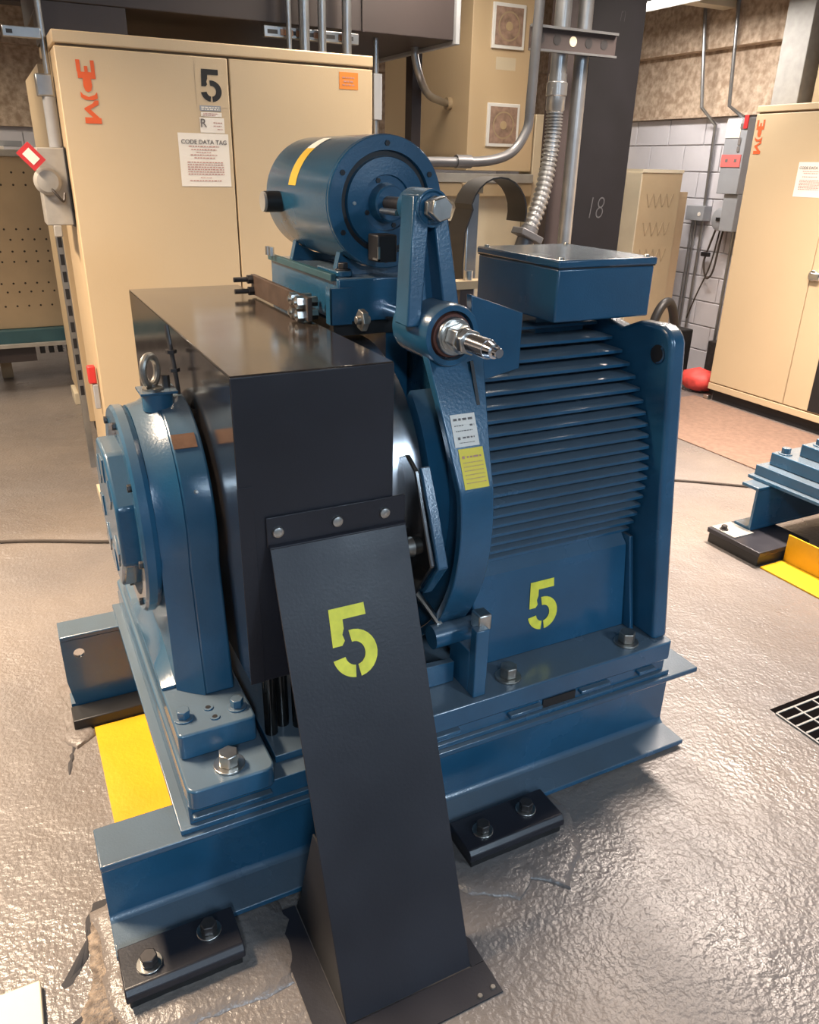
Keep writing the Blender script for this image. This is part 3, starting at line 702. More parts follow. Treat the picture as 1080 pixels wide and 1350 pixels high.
bm = BM(); hexprof(bm, 'y', (.829, 1.520), 1.489, 1.512, .026, .3); tbt = obj('lever_bolt', bm, 'zinc', B_, bevel=.003)
bm = BM(); hexprof(bm, 'y', (.829, 1.520), 1.516, 1.531, .025, .5); obj('lock_nut', bm, 'bolt_grey', tbt, bevel=.002)
bm = BM(); lathe(bm, 'y', (.829, 1.520), [(1.512, .012), (1.532, .012)], 16); obj('shank', bm, 'rust_bush', tbt)
bm = BM(); lathe(bm, 'y', (.834, 1.519), [(1.625, .016), (1.765, .016)], 16); obj('push_rod', bm, 'bolt_dark', B_)
bm = BM(); lathe(bm, 'y', (.80, 1.505), [(1.64, .007), (1.72, .007)], 10); obj('stop_pin', bm, 'zinc', B_)
# black box painting in the shadow behind the lever, with a small clip
sw = obj('shade_box', box(BM(), .780, .83, 1.70, 1.755, 1.395, 1.455), 'black', B_, bevel=.004)
bm = BM(); box(bm, .777, .782, 1.690, 1.72, 1.400, 1.404); box(bm, .777, .782, 1.690, 1.694, 1.400, 1.43); obj('small_clip', bm, 'zinc', sw)
# hub and spring rod
hx, hz = .848, 1.268
bm = BM(); lathe(bm, 'y', (hx, hz), [(1.625, .060), (1.62, .067), (1.466, .067), (1.461, .064), (1.461, .053), (1.480, .051), (1.480, .01)], 48); obj('lever_hub', bm, 'blue_cast', B_)
bm = BM(); lathe(bm, 'y', (hx, hz), [(1.4795, .050), (1.462, .046), (1.462, .01)], 32); obj('bushing', bm, 'rust_bush', B_)
rod = obj('spring_rod', lathe(BM(), 'y', (hx, hz), [(1.80, .0195), (1.318, .0195), (1.306, .016), (1.294, .0145), (1.292, .0105), (1.278, .0105), (1.276, .009)], 24), 'chrome', B_)
bm = BM(); lathe(bm, 'y', (hx, hz), [(1.4615, .041), (1.452, .041), (1.449, .039)], 32); obj('washer', bm, 'zinc', rod)
bm = BM(); lathe(bm, 'y', (hx, hz), [(1.449, .035), (1.444, .035)], 32); obj('washer', bm, 'zinc', rod)
bm = BM(); hexprof(bm, 'y', (hx, hz), 1.408, 1.444, .031, .25); obj('hex_nut', bm, 'zinc', rod, bevel=.003)
bm = BM(); hexprof(bm, 'y', (hx, hz), 1.385, 1.404, .029, .7); obj('lock_nut', bm, 'zinc', rod, bevel=.003)
bm = BM()
for k in range(12): lathe(bm, 'y', (hx, hz), [(1.380-k*.0055, .0197), (1.3775-k*.0055, .0207), (1.375-k*.0055, .0197)], 20)
obj('thread', bm, 'chrome', rod)
bm = BM(); hexprof(bm, 'x', (1.70, 1.268), .735, .75, .026, .2); lathe(bm, 'x', (1.70, 1.268), [(.725, .010), (.76, .010)], 12); obj('pivot_nut', bm, 'bolt_grey', B_, bevel=.002)
# lower lever: curved strip round the drum
def arc(r, a0, a1, n): return [(AY-r*math.cos(math.radians(a0+(a1-a0)*k/n)), AZ+r*math.sin(math.radians(a0+(a1-a0)*k/n))) for k in range(n+1)]
top_ = smooth_path([(1.500, 1.250, 0), (1.462, 1.180, 0), (1.420, 1.100, 0), (1.382, 1.02, 0)] + [(p[0], p[1], 0) for p in arc(.472, 11, 6, 1)], 5)
outer = [(p.x, p.y) for p in top_[:-6]] + arc(.472, 11, -58, 22)
xr = []; xl = []
for y_, z_ in outer:
    q_ = max(0, min(1, (z_-.93)/.30)); xr.append(.904+.040*q_**1.3); xl.append(.820-.020*q_)
bm = BM(); band(bm, outer, xl, xr, .022); fr = obj('lever_strip', bm, 'blue_cast', B_, bevel=.003)
inner = arc(.366, 48, -58, 22)
bm = BM(); band(bm, inner, .802, .900, .030); obj('brake_shoe', bm, 'blue_cast', B_)
# web joining strip and shoe
bm = BM(); W = [(1.505, 1.232), (1.485, 1.175), (1.46, 1.12), (1.43, 1.06), (1.402, 1.0)] + arc(.452, 12, -56, 14) + arc(.37, -56, 40, 14)
prism(bm, W, 'x', .848, .872); obj('lever_web', bm, 'blue_cast', B_)
bm = BM(); prism(bm, [(1.4697, 1.208), (1.4305, 1.118), (1.428, 1.118), (1.467, 1.208)], 'x', .899, .907); plabel(obj('slot', bm, 'black', fr), 'dark slit near the top of the strip')
# labels on the strip
def on_strip(z, x0, x1, z1, m, name):
    import bisect
    def yat(zz):
        for (ya, za), (yb, zb) in zip(outer, outer[1:]):
            if zb <= zz <= za: return ya+(yb-ya)*(za-zz)/(za-zb+1e-9)
        return outer[-1][0]
    bm = BM(); n = 4; rows = []
    for k in range(n+1):
        zz = z+(z1-z)*k/n; y = yat(zz)-.0012
        rows.append([bm.verts.new((x0, y, zz)), bm.verts.new((x1, y, zz))])
    for a, b in zip(rows, rows[1:]): bm.faces.new((a[0], a[1], b[1], b[0]))
    o = obj(name, bm, m, fr); return o, yat
st, yat = on_strip(1.105, .826, .888, 1.040, 'paper', 'white_label'); plabel(st, 'white printed label')
y_a, y_b = yat(1.105), yat(1.04)
Ml = frame((.826, y_b-.0014, 1.040), (1, 0, 0), (0, y_a-y_b, .065))
lines(st, Ml, [(.006, .056, .058, .005), (.006, .03, .046, .002), (.045, .056, .044, .004), (.008, .05, .034, .002), (.010, .016, .016, .006), (.022, .052, .018, .0035), (.012, .05, .008, .0015)])
st, yat = on_strip(1.036, .832, .894, .955, 'sticker_yellow', 'yellow_label'); plabel(st, 'yellow warning label')
y_a, y_b = yat(1.036), yat(.955)
lines(st, frame((.832, y_b-.0016, .955), (1, 0, 0), (0, y_a-y_b, .081)), [(.006, .012, .068, .006), (.018, .054, .069, .004)]+[(.006, .056, .058-.009*k, .0016) for k in range(6)], m='print_red')
# pivot lug and its post
bm = BM(); lathe(bm, 'x', (1.42, .545), [(.80, .030), (.918, .030)], 24); obj('pivot_lug', bm, 'blue_cast', B_)
bm = BM(); box(bm, .866, .902, 1.318, 1.346, .4105, .60); box(bm, .866, .902, 1.345, 1.44, .4105, .53); obj('pivot_post', bm, 'blue_cast', B_, bevel=.003)
bm = BM(); box(bm, .882, .917, 1.335, 1.375, .585, .628); obj('pivot_clip', bm, 'zinc', B_, bevel=.004)
bm = BM(); prism(bm, [(.70, .411), (.858, .411), (.858, .470), (.70, .478)], 'y', 1.40, 1.42); obj('base_rib', bm, 'blue_cast', B_, bevel=.002)
bm = BM(); tube(bm, smooth_path([(.775, 1.47, .66), (.80, 1.45, .62), (.825, 1.43, .575), (.84, 1.425, .555)]), .008, 8); obj('return_spring', bm, 'zinc', B_)
# inner link lever seen between guard and strip
lk = [(1.47, 1.01), (1.425, .985), (1.385, .90), (1.335, .79), (1.40, .70), (1.47, .62), (1.52, .62), (1.50, .80), (1.51, .99)]
bm = BM(); prism(bm, lk, 'x', .745, .757); li_ = obj('link_plate', bm, 'black_gloss', B_, bevel=.003)
bm = BM(); band(bm, [(1.43, .99), (1.383, .90), (1.333, .79), (1.40, .70)], .757, .782, -.012); obj('link_rim', bm, 'blue', B_, bevel=.003)
bm = BM(); lathe(bm, 'x', (1.43, .80), [(.725, .020), (.745, .024)], 20); obj('link_pin', bm, 'bolt_grey', B_)
# ================================================================== CABINETS AND SURROUNDINGS
def bolts_row(): pass
# ---- big beige control cabinet behind the machine
cx0, cx1, cy0, cy1, cz1 = .321, 1.609, 3.568, 4.20, 2.031
K = thing('control_cabinet', 'tall beige two-door control cabinet with black stencilled 5 behind the machine', 'cabinet', ((cx0+cx1)/2, (cy0+cy1)/2, 0))
bm = BM(); box(bm, cx0+.004, cx1-.004, cy0+.022, cy1, .06, 1.982); obj('body', bm, 'beige', K, bevel=.004)
bm = BM(); box(bm, cx0-.003, cx1+.003, cy0-.002, cy1, 1.988, cz1); obj('cap', bm, 'beige', K, bevel=.005)
bm = BM(); box(bm, cx0+.01, cx1-.01, cy0+.014, cy1-.01, 1.980, 1.990); obj('shadow_gap', bm, 'beige_seam', K)
for a, b in ((cx0, .9665), (.9735, cx1)):
    bm = BM(); box(bm, a, b, cy0, cy0+.020, .10, 1.979); obj('door', bm, 'beige', K, bevel=.004)
bm = BM(); box(bm, .9660, .9740, cy0+.012, cy0+.0215, .10, 1.979); obj('door_seam', bm, 'beige_seam', K)
bm = BM(); box(bm, cx0+.03, cx1-.03, cy0+.04, cy1-.03, 0, .06); obj('plinth', bm, 'black', K)
bm = BM(); box(bm, .276, .3205, 3.53, 4.10, 0, .05); plabel(obj('base_rail', bm, 'cream', K, bevel=.003), 'cream base rail on the floor')
fy = cy0-.0004
Mf = lambda x, z: frame((x, fy, z), (1, 0, 0), (0, 0, 1))
bm = BM(); box(bm, .832, .958, fy-.0006, fy, 1.80, 1.962); plabel(obj('number_card', bm, 'beige', K), 'beige card behind the number')
plabel(five('stencil_five', frame((.850, fy-.0008, 1.820), (1, 0, 0), (0, 0, 1)), .088, .116, 'stencil_black', K), 'black stencilled numeral 5')
def notice(name, x0, x1, z0, z1, m, rows, par=K, title=None, tm='print', pm='print_red'):
    bm = BM(); box(bm, x0, x1, fy-.001, fy, z0, z1); o = obj(name, bm, m, par)
    M = frame((x0, fy-.001, z0), (1, 0, 0), (0, 0, 1))
    if rows: lines(o, M, rows, m=pm)
    if title:
        s, size, tx, tz = title
        text_obj('title', s, size, frame((x0+tx, fy-.0022, z0+tz), (1, 0, 0), (0, 0, 1)), tm, o)
    return o
plabel(notice('code_notice', .744, .951, 1.502, 1.703, 'paper', [(.04, .165, .150, .004), (.05, .155, .138, .004), (.07, .13, .128, .003), (.045, .155, .118, .004), (.06, .145, .107, .004)] +
       [(.03, .18, .090-.009*k, .004) for k in range(6)] + [(.08, .125, .032, .003), (.035, .17, .020, .004)], title=('CODE DATA TAG', .0235, .105, .168)), 'white printed notice sheet')
plabel(notice('small_notice', .838, .938, 1.706, 1.762, 'paper', [(.055, .092, .036, .003), (.055, .088, .024, .003), (.07, .092, .012, .003)], title=('R', .045, .014, .034)), 'small white notice with one large letter')
notice('pink_tag', .845, .930, 1.766, 1.782, 'paper', [(.01, .07, .009, .003), (.008, .06, .003, .003)])
notice('grey_strip', .842, .928, 1.786, 1.806, 'grey_box', [(.006, .08, .011, .004), (.006, .08, .004, .004)], pm='paper')
plabel(notice('orange_sticker', 1.452, 1.540, 1.897, 1.962, 'sticker_orange', [(.014, .07, .042, .005), (.02, .066, .027, .006), (.014, .07, .014, .005)]), 'orange square sticker')
# stencilled orange letters reading upwards: M C E
def mce(par, M, s):
    """letters in the plane of M (x right, y up), reading upwards, unit width s"""
    bm = BM()
    def poly(pts):
        A = [bm.verts.new(M @ Vector((x*s, y*s, 0))) for x, y in pts]; B = [bm.verts.new(M @ Vector((x*s, y*s, .0008))) for x, y in pts]
        bm.faces.new(A[::-1]); bm.faces.new(B)
        for i in range(len(pts)): bm.faces.new((A[i], A[(i+1) % len(pts)], B[(i+1) % len(pts)], B[i]))
    # E lying on its back: spine below, three prongs up
    poly([(.05, 2.62), (1.0, 2.62), (1.0, 2.95), (.05, 2.95)])
    poly([(.02, 2.95), (.24, 2.95), (.24, 3.55), (.02, 3.55)]); poly([(.80, 2.95), (1.0, 2.95), (1.0, 3.55), (.80, 3.55)]); poly([(.44, 2.95), (.62, 2.95), (.62, 3.25), (.44, 3.25)])
    # C in two stencilled pieces
    poly([(.30, 2.62), (.74, 2.62), (.76, 2.25), (.68, 2.0), (.50, 1.92), (.36, 2.0), (.28, 2.25)])
    poly([(.08, 1.95), (.20, 1.80), (.50, 1.68), (.84, 1.80), (.98, 1.95), (.98, 1.62), (.75, 1.52), (.30, 1.52), (.08, 1.66)])
    # M on its side
    poly([(.80, 1.52), (1.0, 1.52), (.98, 1.30), (.50, 1.05), (.98, .60), (1.05, .60), (1.05, .30), (.15, .30), (.15, .62), (.60, .62), (.18, 1.02), (.18, 1.10), (.66, 1.35)])
    return obj('stencil_letters', bm, 'orange', par)
plabel(mce(K, frame((.389, fy-.0006, 1.703), (1, 0, 0), (0, 0, 1)), .066), 'orange stencilled letters MCE reading upwards')

# ---- disconnect switch on the cabinet's left side
D = thing('disconnect_switch', 'grey disconnect box with round pale cover on the left side of the beige cabinet', 'switch box', (.265, 3.78, 1.345))
bm = BM(); box(bm, .215, .318, 3.70, 3.87, 1.345, 1.636); obj('box', bm, 'grey_light', D, bevel=.004)
bm = BM(); box(bm, .316, .3205, 3.69, 3.88, 1.34, 1.64); obj('mounting_plate', bm, 'black', D)
bm = BM(); lathe(bm, 'y', (.238, 1.513), [(3.70, .030), (3.690, .046), (3.670, .052), (3.655, .040), (3.650, .012)], 28); obj('round_cover', bm, 'grey_light', D)
bm = BM(); tube(bm, smooth_path([(.245, 3.66, 1.49), (.265, 3.645, 1.462), (.285, 3.65, 1.44), (.295, 3.66, 1.47)]), .005, 8); obj('hasp', bm, 'bolt_dark', D)
bm = BM(); box(bm, .236, .268, 3.70, 3.73, 1.30, 1.346); obj('hub', bm, 'grey_light', D, bevel=.004)
t = thing('lockout_tag', 'red-bordered tag hanging from the disconnect switch', 'tag', (.190, 3.63, 1.56))
M = Matrix.Translation((.190, 3.63, 1.602)) @ Matrix.Rotation(math.radians(48), 4, 'Y')
obj('tag_card', obox(BM(), M, .085, .002, .062), 'red', t); obj('tag_centre', obox(BM(), M @ Matrix.Translation((0, -.0015, 0)), .052, .001, .034), 'paper', t)
t = thing('conduit_run', 'grey conduit coming down into the disconnect switch', 'conduit', (.30, 3.78, 1.637))
obj('coupling', lathe(BM(), 'z', (.298, 3.785), [(1.637, .026), (1.82, .026)], 16), 'grey_box', t)
obj('elbow_body', box(BM(), .255, .318, 3.76, 3.81, 1.82, 1.90), 'conduit', t, bevel=.006)
obj('pipe', lathe(BM(), 'z', (.306, 3.785), [(1.90, .012), (2.62, .012)], 12), 'conduit', t)
t = thing('strut_channel', 'short pale strut channel sticking out left of the cabinet top', 'strut', (.24, 3.76, 2.01))
obj('channel', box(BM(), .165, .30, 3.745, 3.77, 2.015, 2.052), 'conduit', t, bevel=.003); obj('strut_slot', box(BM(), .178, .200, 3.7445, 3.746, 2.026, 2.040), 'black', t)
t = thing('red_switch_lever', 'small red switch lever on the lower left side of the beige cabinet', 'switch', (.30, 3.72, .62))
obj('grip', box(BM(), .284, .318, 3.70, 3.74, .675, .755), 'red', t, bevel=.006); obj('lever_plate', box(BM(), .298, .3205, 3.70, 3.73, .56, .672), 'grey_box', t, bevel=.003)
t = thing('slotted_strut', 'vertical slotted steel strut on the left behind the disconnect switch', 'strut', (.30, 4.55, 0))
obj('channel', box(BM(), .290, .3205, 4.50, 4.55, 0, 1.62), 'conduit', t)
for k in range(12): obj('strut_slot', box(BM(), .296, .315, 4.4985, 4.50, .42+k*.085, .472+k*.085), 'black', t)

# ---- cabinets further back on the left
t = thing('storage_cabinet', 'beige cabinet standing in the shade behind the control cabinet, with a cream foot', 'cabinet', (.9, 6.0, 0))
obj('body', box(BM(), .365, 1.5, 5.10, 6.25, .09, 2.05), 'beige', t, bevel=.004); obj('foot', box(BM(), .34, .43, 5.85, 6.10, 0, .085), 'cream', t, bevel=.004); obj('foot', box(BM(), .40, 1.45, 5.2, 5.3, 0, .089), 'black', t)
t = thing('perforated_cabinet', 'tan perforated-front cabinet at the far left', 'cabinet', (0, 6.7, .44))
obj('body', box(BM(), -.55, .418, 6.50, 6.95, .44, 1.60), 'tan', t, bevel=.004)
obj('cap', box(BM(), -.56, .425, 6.49, 6.96, 1.60, 1.645), 'grey_light', t, bevel=.004)
for zr in (1.50, 1.42, 1.13, 1.06, .98, .91, .76, .70, .60):
    for k in range(9):
        x = -.30+k*.078+(.03 if int(zr*50) % 2 else 0)
        if x < .40: obj('vent_hole', lathe(BM(), 'y', (x, zr), [(6.4992, .0075), (6.5005, .0075)], 8), 'hole_dark', t)
t = thing('far_machine_base', 'teal painted machine base under the perforated cabinet', 'machine base', (0, 6.7, 0))
obj('beam', box(BM(), -.9, .52, 6.42, 7.0, .345, .438), 'teal', t, bevel=.004); obj('ledge', box(BM(), -.9, .54, 6.38, 6.46, .322, .346), 'grey_light', t)
obj('tray', box(BM(), -.9, .16, 6.47, 6.9, .20, .322), 'brown_steel', t)
for k in range(5): obj('slotted_end', box(BM(), .19+k*.062, .225+k*.062, 6.48, 6.55, .25, .322), 'black', t)
for x in (-.8, -.1, .40): obj('leg', box(BM(), x, x+.08, 6.86, 6.95, 0, .345), 'tan', t)
t = thing('paper_stack', 'grey papers lying on the perforated cabinet', 'papers', (.1, 6.7, 1.645))
obj('sheet', box(BM(), -.1, .18, 6.55, 6.8, 1.6455, 1.665), 'paper', t); obj('sheet', box(BM(), .08, .30, 6.6, 6.85, 1.6655, 1.70), 'grey_box', t)

# ---- dark wireway above the cabinet
t = thing('wireway', 'dark brown steel wireway trough running above the beige cabinet', 'wireway', (1.2, 4.2, 2.15))
obj('trough', box(BM(), .31, 2.14, 3.80, 4.75, 2.152, 2.62), 'brown_steel', t, bevel=.004)
obj('drop_section', box(BM(), .312, .63, 3.802, 4.19, 2.0325, 2.151), 'brown_steel', t)
obj('end_flange', box(BM(), 2.14, 2.165, 3.78, 4.77, 2.135, 2.64), 'grey_box', t, bevel=.003)
obj('joint_flange', box(BM(), 1.66, 1.672, 3.792, 3.80, 2.152, 2.62), 'brown_steel', t)
# conduits into the cabinet top
for k, x in enumerate((1.285, 1.355, 1.437, 1.553)):
    r = (.012, .023, .018, .021)[k]
    bm = BM(); lathe(bm, 'z', (x, 3.72), [(2.0315, r), (3.14, r)], 14)
    tag(obj('conduit', bm, 'conduit'), ['thin steel conduit, leftmost of four entering the cabinet top', 'thickest steel conduit, second from left of four entering the cabinet top', 'steel conduit, third from left of four entering the cabinet top', 'steel conduit, rightmost of four entering the cabinet top'][k], 'conduit', 'conduits entering the cabinet top')
t = thing('strut_channel', 'rusty slotted strut channel behind the four conduits above the cabinet', 'strut', (1.4, 3.76, 2.09))
obj('channel', box(BM(), 1.185, 1.625, 3.750, 3.785, 2.092, 2.135), 'conduit', t, bevel=.003)
for k in range(5): obj('strut_slot', box(BM(), 1.20+k*.088, 1.245+k*.088, 3.7492, 3.7505, 2.105, 2.121), 'black', t)
for x in (1.285, 1.355, 1.437, 1.553): obj('pipe_clamp', box(BM(), x-.028, x+.028, 3.744, 3.750, 2.102, 2.124), 'brass_plate', t)

# ---- items between the two cabinets
t = thing('thin_conduit', 'thin conduit with a grey box right of the beige cabinet', 'conduit', (1.78, 3.92, 0))
obj('pipe', lathe(BM(), 'z', (1.785, 3.92), [(0, .014), (2.15, .014)], 12), 'conduit', t); obj('conduit_body', box(BM(), 1.765, 1.81, 3.895, 3.945, 1.80, 2.0), 'grey_box', t, bevel=.004)
o = obj('steel_post', box(BM(), 2.165, 2.225, 4.28, 4.36, 0, 2.15), 'brown_steel', bevel=.004); tag(o, 'slim brown steel post below the end of the wireway', 'post')
# ---- tall cabinet with fan grilles
F_ = thing('drive_cabinet', 'tall beige cabinet with two square fan grilles behind the black column', 'cabinet', (2.83, 4.95, 1.58))
obj('body', box(BM(), 2.598, 3.062, 4.40, 5.55, 1.58, 3.0), 'beige', F_, bevel=.004)
for zc, wd, hg in ((2.335, .110, .112), (1.830, .112, .116)):
    xc = 2.832
    fr_ = obj('fan_frame', box(BM(), xc-wd, xc+wd, 4.386, 4.3995, zc-hg, zc+hg), 'lamp_white', F_, bevel=.003)
    obj('filter_pad', box(BM(), xc-wd+.018, xc+wd-.018, 4.3845, 4.386, zc-hg+.018, zc+hg-.018), 'filter', fr_)
    obj('fan_ring', lathe(BM(), 'y', (xc, zc), [(4.3845, .074), (4.3832, .074), (4.3832, .066), (4.3845, .066)], 28, caps=False), 'tan', fr_); obj('fan_hub', lathe(BM(), 'y', (xc, zc), [(4.3845, .024), (4.382, .022)], 16), 'beige_dark', fr_)
obj('label_card', box(BM(), 2.765, 2.900, 4.3988, 4.3995, 2.118, 2.183), 'cream', F_)
t = thing('bus_rail', 'pale horizontal rail under the drive cabinet', 'rail', (2.6, 4.38, 1.50))
obj('rail', box(BM(), 2.05, 3.06, 4.36, 4.42, 1.515, 1.565), 'grey_light', t, bevel=.003); obj('lower_rail', box(BM(), 2.05, 3.06, 4.37, 4.42, 1.44, 1.512), 'tan', t)
t = thing('low_cabinet', 'cream cabinet below the drive cabinet behind the motor', 'cabinet', (2.55, 4.7, 0))
obj('body', box(BM(), 2.03, 3.05, 4.45, 5.2, .0, 1.50), 'cream', t, bevel=.004)
for xx in (2.36, 2.70): obj('panel_seam', box(BM(), xx-.003, xx+.003, 4.4485, 4.4505, .1, 1.45), 'tan', t)
obj('dark_label', box(BM(), 2.42, 2.60, 4.446, 4.4495, 1.245, 1.295), 'hole_dark', t)
o = obj('cream_trunking', box(BM(), 3.075, 3.22, 4.40, 4.55, 0, 1.90), 'cream', bevel=.004); tag(o, 'narrow cream trunking between drive cabinet and black column', 'trunking')
# flexible hose from wireway to drive cabinet
t = thing('curved_conduit', 'curved pale conduit from the wireway to the drive cabinet side', 'conduit', (2.07, 4.1, 1.98))
obj('pipe', tube(BM(), smooth_path([(2.085, 4.10, 2.151), (2.09, 4.10, 2.10), (2.13, 4.12, 2.02), (2.25, 4.25, 1.955), (2.45, 4.48, 1.945), (2.57, 4.62, 1.945)]), .020, 12), 'conduit', t)
obj('locknut', lathe(BM(), 'x', (4.62, 1.945), [(2.568, .034), (2.597, .034)], 12), 'tan', t)

# ---- black column, conduits and strut
t = thing('steel_column', 'black steel column right of the drive cabinet with chalk 18', 'column', (3.05, 3.85, 0))
obj('flange', box(BM(), 2.885, 3.222, 3.700, 3.722, 0, 3.149), 'column_black', t, bevel=.002); obj('flange', box(BM(), 2.885, 3.222, 4.0, 4.022, 0, 3.149), 'column_black', t); obj('web', box(BM(), 3.045, 3.062, 3.722, 4.0, 0, 3.149), 'column_black', t)
def chalk(s, size, x, z): return text_obj('chalk_mark', s, size, frame((x, 3.6992, z), (1, 0, 0), (.12, 0, 1)), 'chalk', t, thick=.0006, offset=-.004, width=.75)
chalk('18', .17, 3.03, 1.40); chalk('n', .12, 3.075, 2.33)
o = obj('steel_post', box(BM(), 2.745, 2.875, 3.76, 3.86, 0, 3.14), 'brown_steel', bevel=.003); tag(o, 'brown steel post between the conduits and the black column', 'post')
t = thing('large_conduit', 'large vertical steel conduit with coupling and ribbed flexible conduit below', 'conduit', (2.64, 3.62, .8))
obj('pipe', lathe(BM(), 'z', (2.640, 3.62), [(1.99, .040), (3.14, .040)], 20), 'conduit', t)
obj('coupling', lathe(BM(), 'z', (2.640, 3.62), [(1.86, .040), (1.87, .047), (1.93, .047), (1.935, .052), (1.99, .052), (1.995, .045), (2.03, .045)], 20), 'conduit', t)
path = smooth_path([(2.640, 3.62, 1.86), (2.640, 3.62, 1.76), (2.62, 3.61, 1.62), (2.57, 3.58, 1.46), (2.49, 3.55, 1.30)], 26)
obj('flexible_conduit', tube(BM(), path, .04, 14, rf=lambda i: .043 if i % 4 < 2 else .034), 'conduit', t)
obj('lower_fitting', tube(BM(), [(2.495, 3.552, 1.315), (2.45, 3.54, 1.22), (2.40, 3.53, .8)], .046, 14), 'conduit_dark', t); obj('fitting_nut', obox(BM(), Matrix.Translation((2.46, 3.52, 1.285)) @ Matrix.Rotation(.4, 4, 'Y'), .14, .10, .035), 'conduit_dark', t, bevel=.005)
bm = BM(); lathe(bm, 'z', (2.790, 3.64), [(0, .037), (3.14, .037)], 20); tag(obj('straight_conduit', bm, 'conduit'), 'straight thick steel conduit immediately left of the black column', 'conduit')
t = thing('grey_conduit', 'dark grey conduit dropping beside the fan grilles and bending left', 'conduit', (2.43, 3.5, 1.6))
obj('pipe', tube(BM(), [(2.445, 3.52, 3.14), (2.435, 3.52, 2.5), (2.42, 3.52, 1.84)], .024, 12), 'conduit_dark', t)
obj('bend', tube(BM(), smooth_path([(2.42, 3.52, 1.845), (2.41, 3.52, 1.77), (2.34, 3.52, 1.675), (2.22, 3.52, 1.632), (2.05, 3.52, 1.62), (1.90, 3.52, 1.618), (1.75, 3.52, 1.61)], 8), .023, 12), 'conduit_dark', t)
obj('connector', lathe(BM(), 'x', (3.52, 1.622), [(2.02, .030), (2.10, .030)], 12), 'conduit_dark', t)
t = thing('strut_channel', 'strut channel with round holes clamping the conduits to the black column', 'strut', (2.66, 3.57, 2.11))
obj('channel', box(BM(), 2.420, 2.930, 3.555, 3.575, 2.110, 2.215), 'brown_steel', t, bevel=.003)
obj('lip', box(BM(), 2.412, 2.925, 3.535, 3.5555, 2.205, 2.216), 'conduit', t); obj('lip', box(BM(), 2.412, 2.925, 3.535, 3.5555, 2.109, 2.118), 'conduit', t)
for k in range(5): obj('strut_hole', lathe(BM(), 'y', (2.475+k*.095, 2.163), [(3.5535, .022), (3.5555, .022)], 16), 'black' if k != 2 else 'cream', t)

# ---- stainless post and strap behind the machine
t = thing('stainless_post', 'slim stainless post standing behind the brake lever', 'post', (1.745, 2.9, 0))
obj('post', box(BM(), 1.717, 1.770, 2.88, 2.93, 0, 1.505), 'conduit', t, bevel=.004); obj('cap', box(BM(), 1.715, 1.78, 2.87, 2.935, 1.505, 1.54), 'tan', t, bevel=.003)
t = thing('strap_loop', 'black strap bent in a loop over the stainless post', 'strap', (1.78, 2.80, 1.1))
pts = [(1.60+.03, 1.10), (1.625, 1.25), (1.63, 1.37), (1.66, 1.45)] + [(1.775+.125*math.cos(math.radians(a)), 1.437+.125*math.sin(math.radians(a))) for a in range(165, -21, -15)]
bm = BM(); rows = []
for i, p in enumerate(pts):
    a, b = Vector(pts[max(i-1, 0)]), Vector(pts[min(i+1, len(pts)-1)]); d = (b-a).normalized(); nn = Vector((-d.y, d.x))*.006
    rows.append([bm.verts.new(c) for c in ((p[0], 2.74, p[1]), (p[0], 2.87, p[1]), (p[0]+nn.x, 2.87, p[1]+nn.y), (p[0]+nn.x, 2.74, p[1]+nn.y))])
for a, b in zip(rows, rows[1:]):
    for k in range(4): bm.faces.new((a[k], b[k], b[(k+1) % 4], a[(k+1) % 4]))
bm.faces.new(rows[0]); bm.faces.new(rows[-1][::-1]); obj('strap', bm, 'black', t)
t = thing('guide_bracket', 'brown bracket with studs low behind the brake lever', 'bracket', (1.70, 2.75, 0))
obj('stand', box(BM(), 1.58, 1.64, 2.68, 2.74, 0, 1.17), 'brown_steel', t); obj('cross_bar', box(BM(), 1.55, 1.98, 2.66, 2.72, 1.17, 1.20), 'tan', t)
for x in (1.62, 1.88): obj('stud', lathe(BM(), 'z', (x, 2.69), [(1.20, .018), (1.235, .018)], 12), 'zinc', t)

# ---- right-hand side: wall fittings
t = thing('wall_conduit', 'thin pale conduit running down the block wall into the grey junction box', 'conduit', (5.25, 5.1, 1.35))
obj('pipe', tube(BM(), [(5.10, 5.20, 3.14), (5.10, 5.20, 2.72), (5.12, 5.105, 2.06), (5.25, 5.06, 1.94), (5.262, 5.05, 1.348)], .014, 10), 'conduit', t)
t = thing('junction_box', 'grey square junction box on the block wall', 'electrical box', (5.25, 5.11, 1.23))
obj('box', box(BM(), 5.20, 5.287, 4.99, 5.185, 1.235, 1.347), 'grey_box', t, bevel=.003); obj('plug_disc', lathe(BM(), 'x', (5.035, 1.285), [(5.196, .016), (5.20, .016)], 12), 'paper', t)
for k, (y, r) in enumerate(((5.155, .009), (5.12, .011), (5.04, .013))):
    bm = BM(); lathe(bm, 'z', (5.262, y), [(0.003, r), (1.2345, r)], 10); tag(obj('wall_pipe', bm, 'conduit'), ['thinnest pipe below the junction box, leftmost of three', 'middle pipe of three below the junction box', 'thickest pipe below the junction box, rightmost of three'][k], 'pipe', 'pipes below the junction box')
t = thing('wall_conduit', 'thin pale conduit running down the concrete to the grey disconnect beside the right cabinet', 'conduit', (5.2, 4.8, 1.98))
obj('pipe', tube(BM(), [(5.10, 4.88, 3.14), (5.10, 4.88, 2.72), (5.12, 4.83, 2.06), (5.20, 4.755, 1.985)], .014, 10), 'conduit', t)
t = thing('wall_disconnect', 'tall grey disconnect box with pink label beside the right cabinet', 'switch box', (5.2, 4.72, 1.2))
obj('box', box(BM(), 5.10, 5.287, 4.60, 4.80, 1.45, 1.975), 'grey_box', t, bevel=.004); obj('white_cover', box(BM(), 5.095, 5.10, 4.66, 4.795, 1.84, 1.965), 'paper', t)
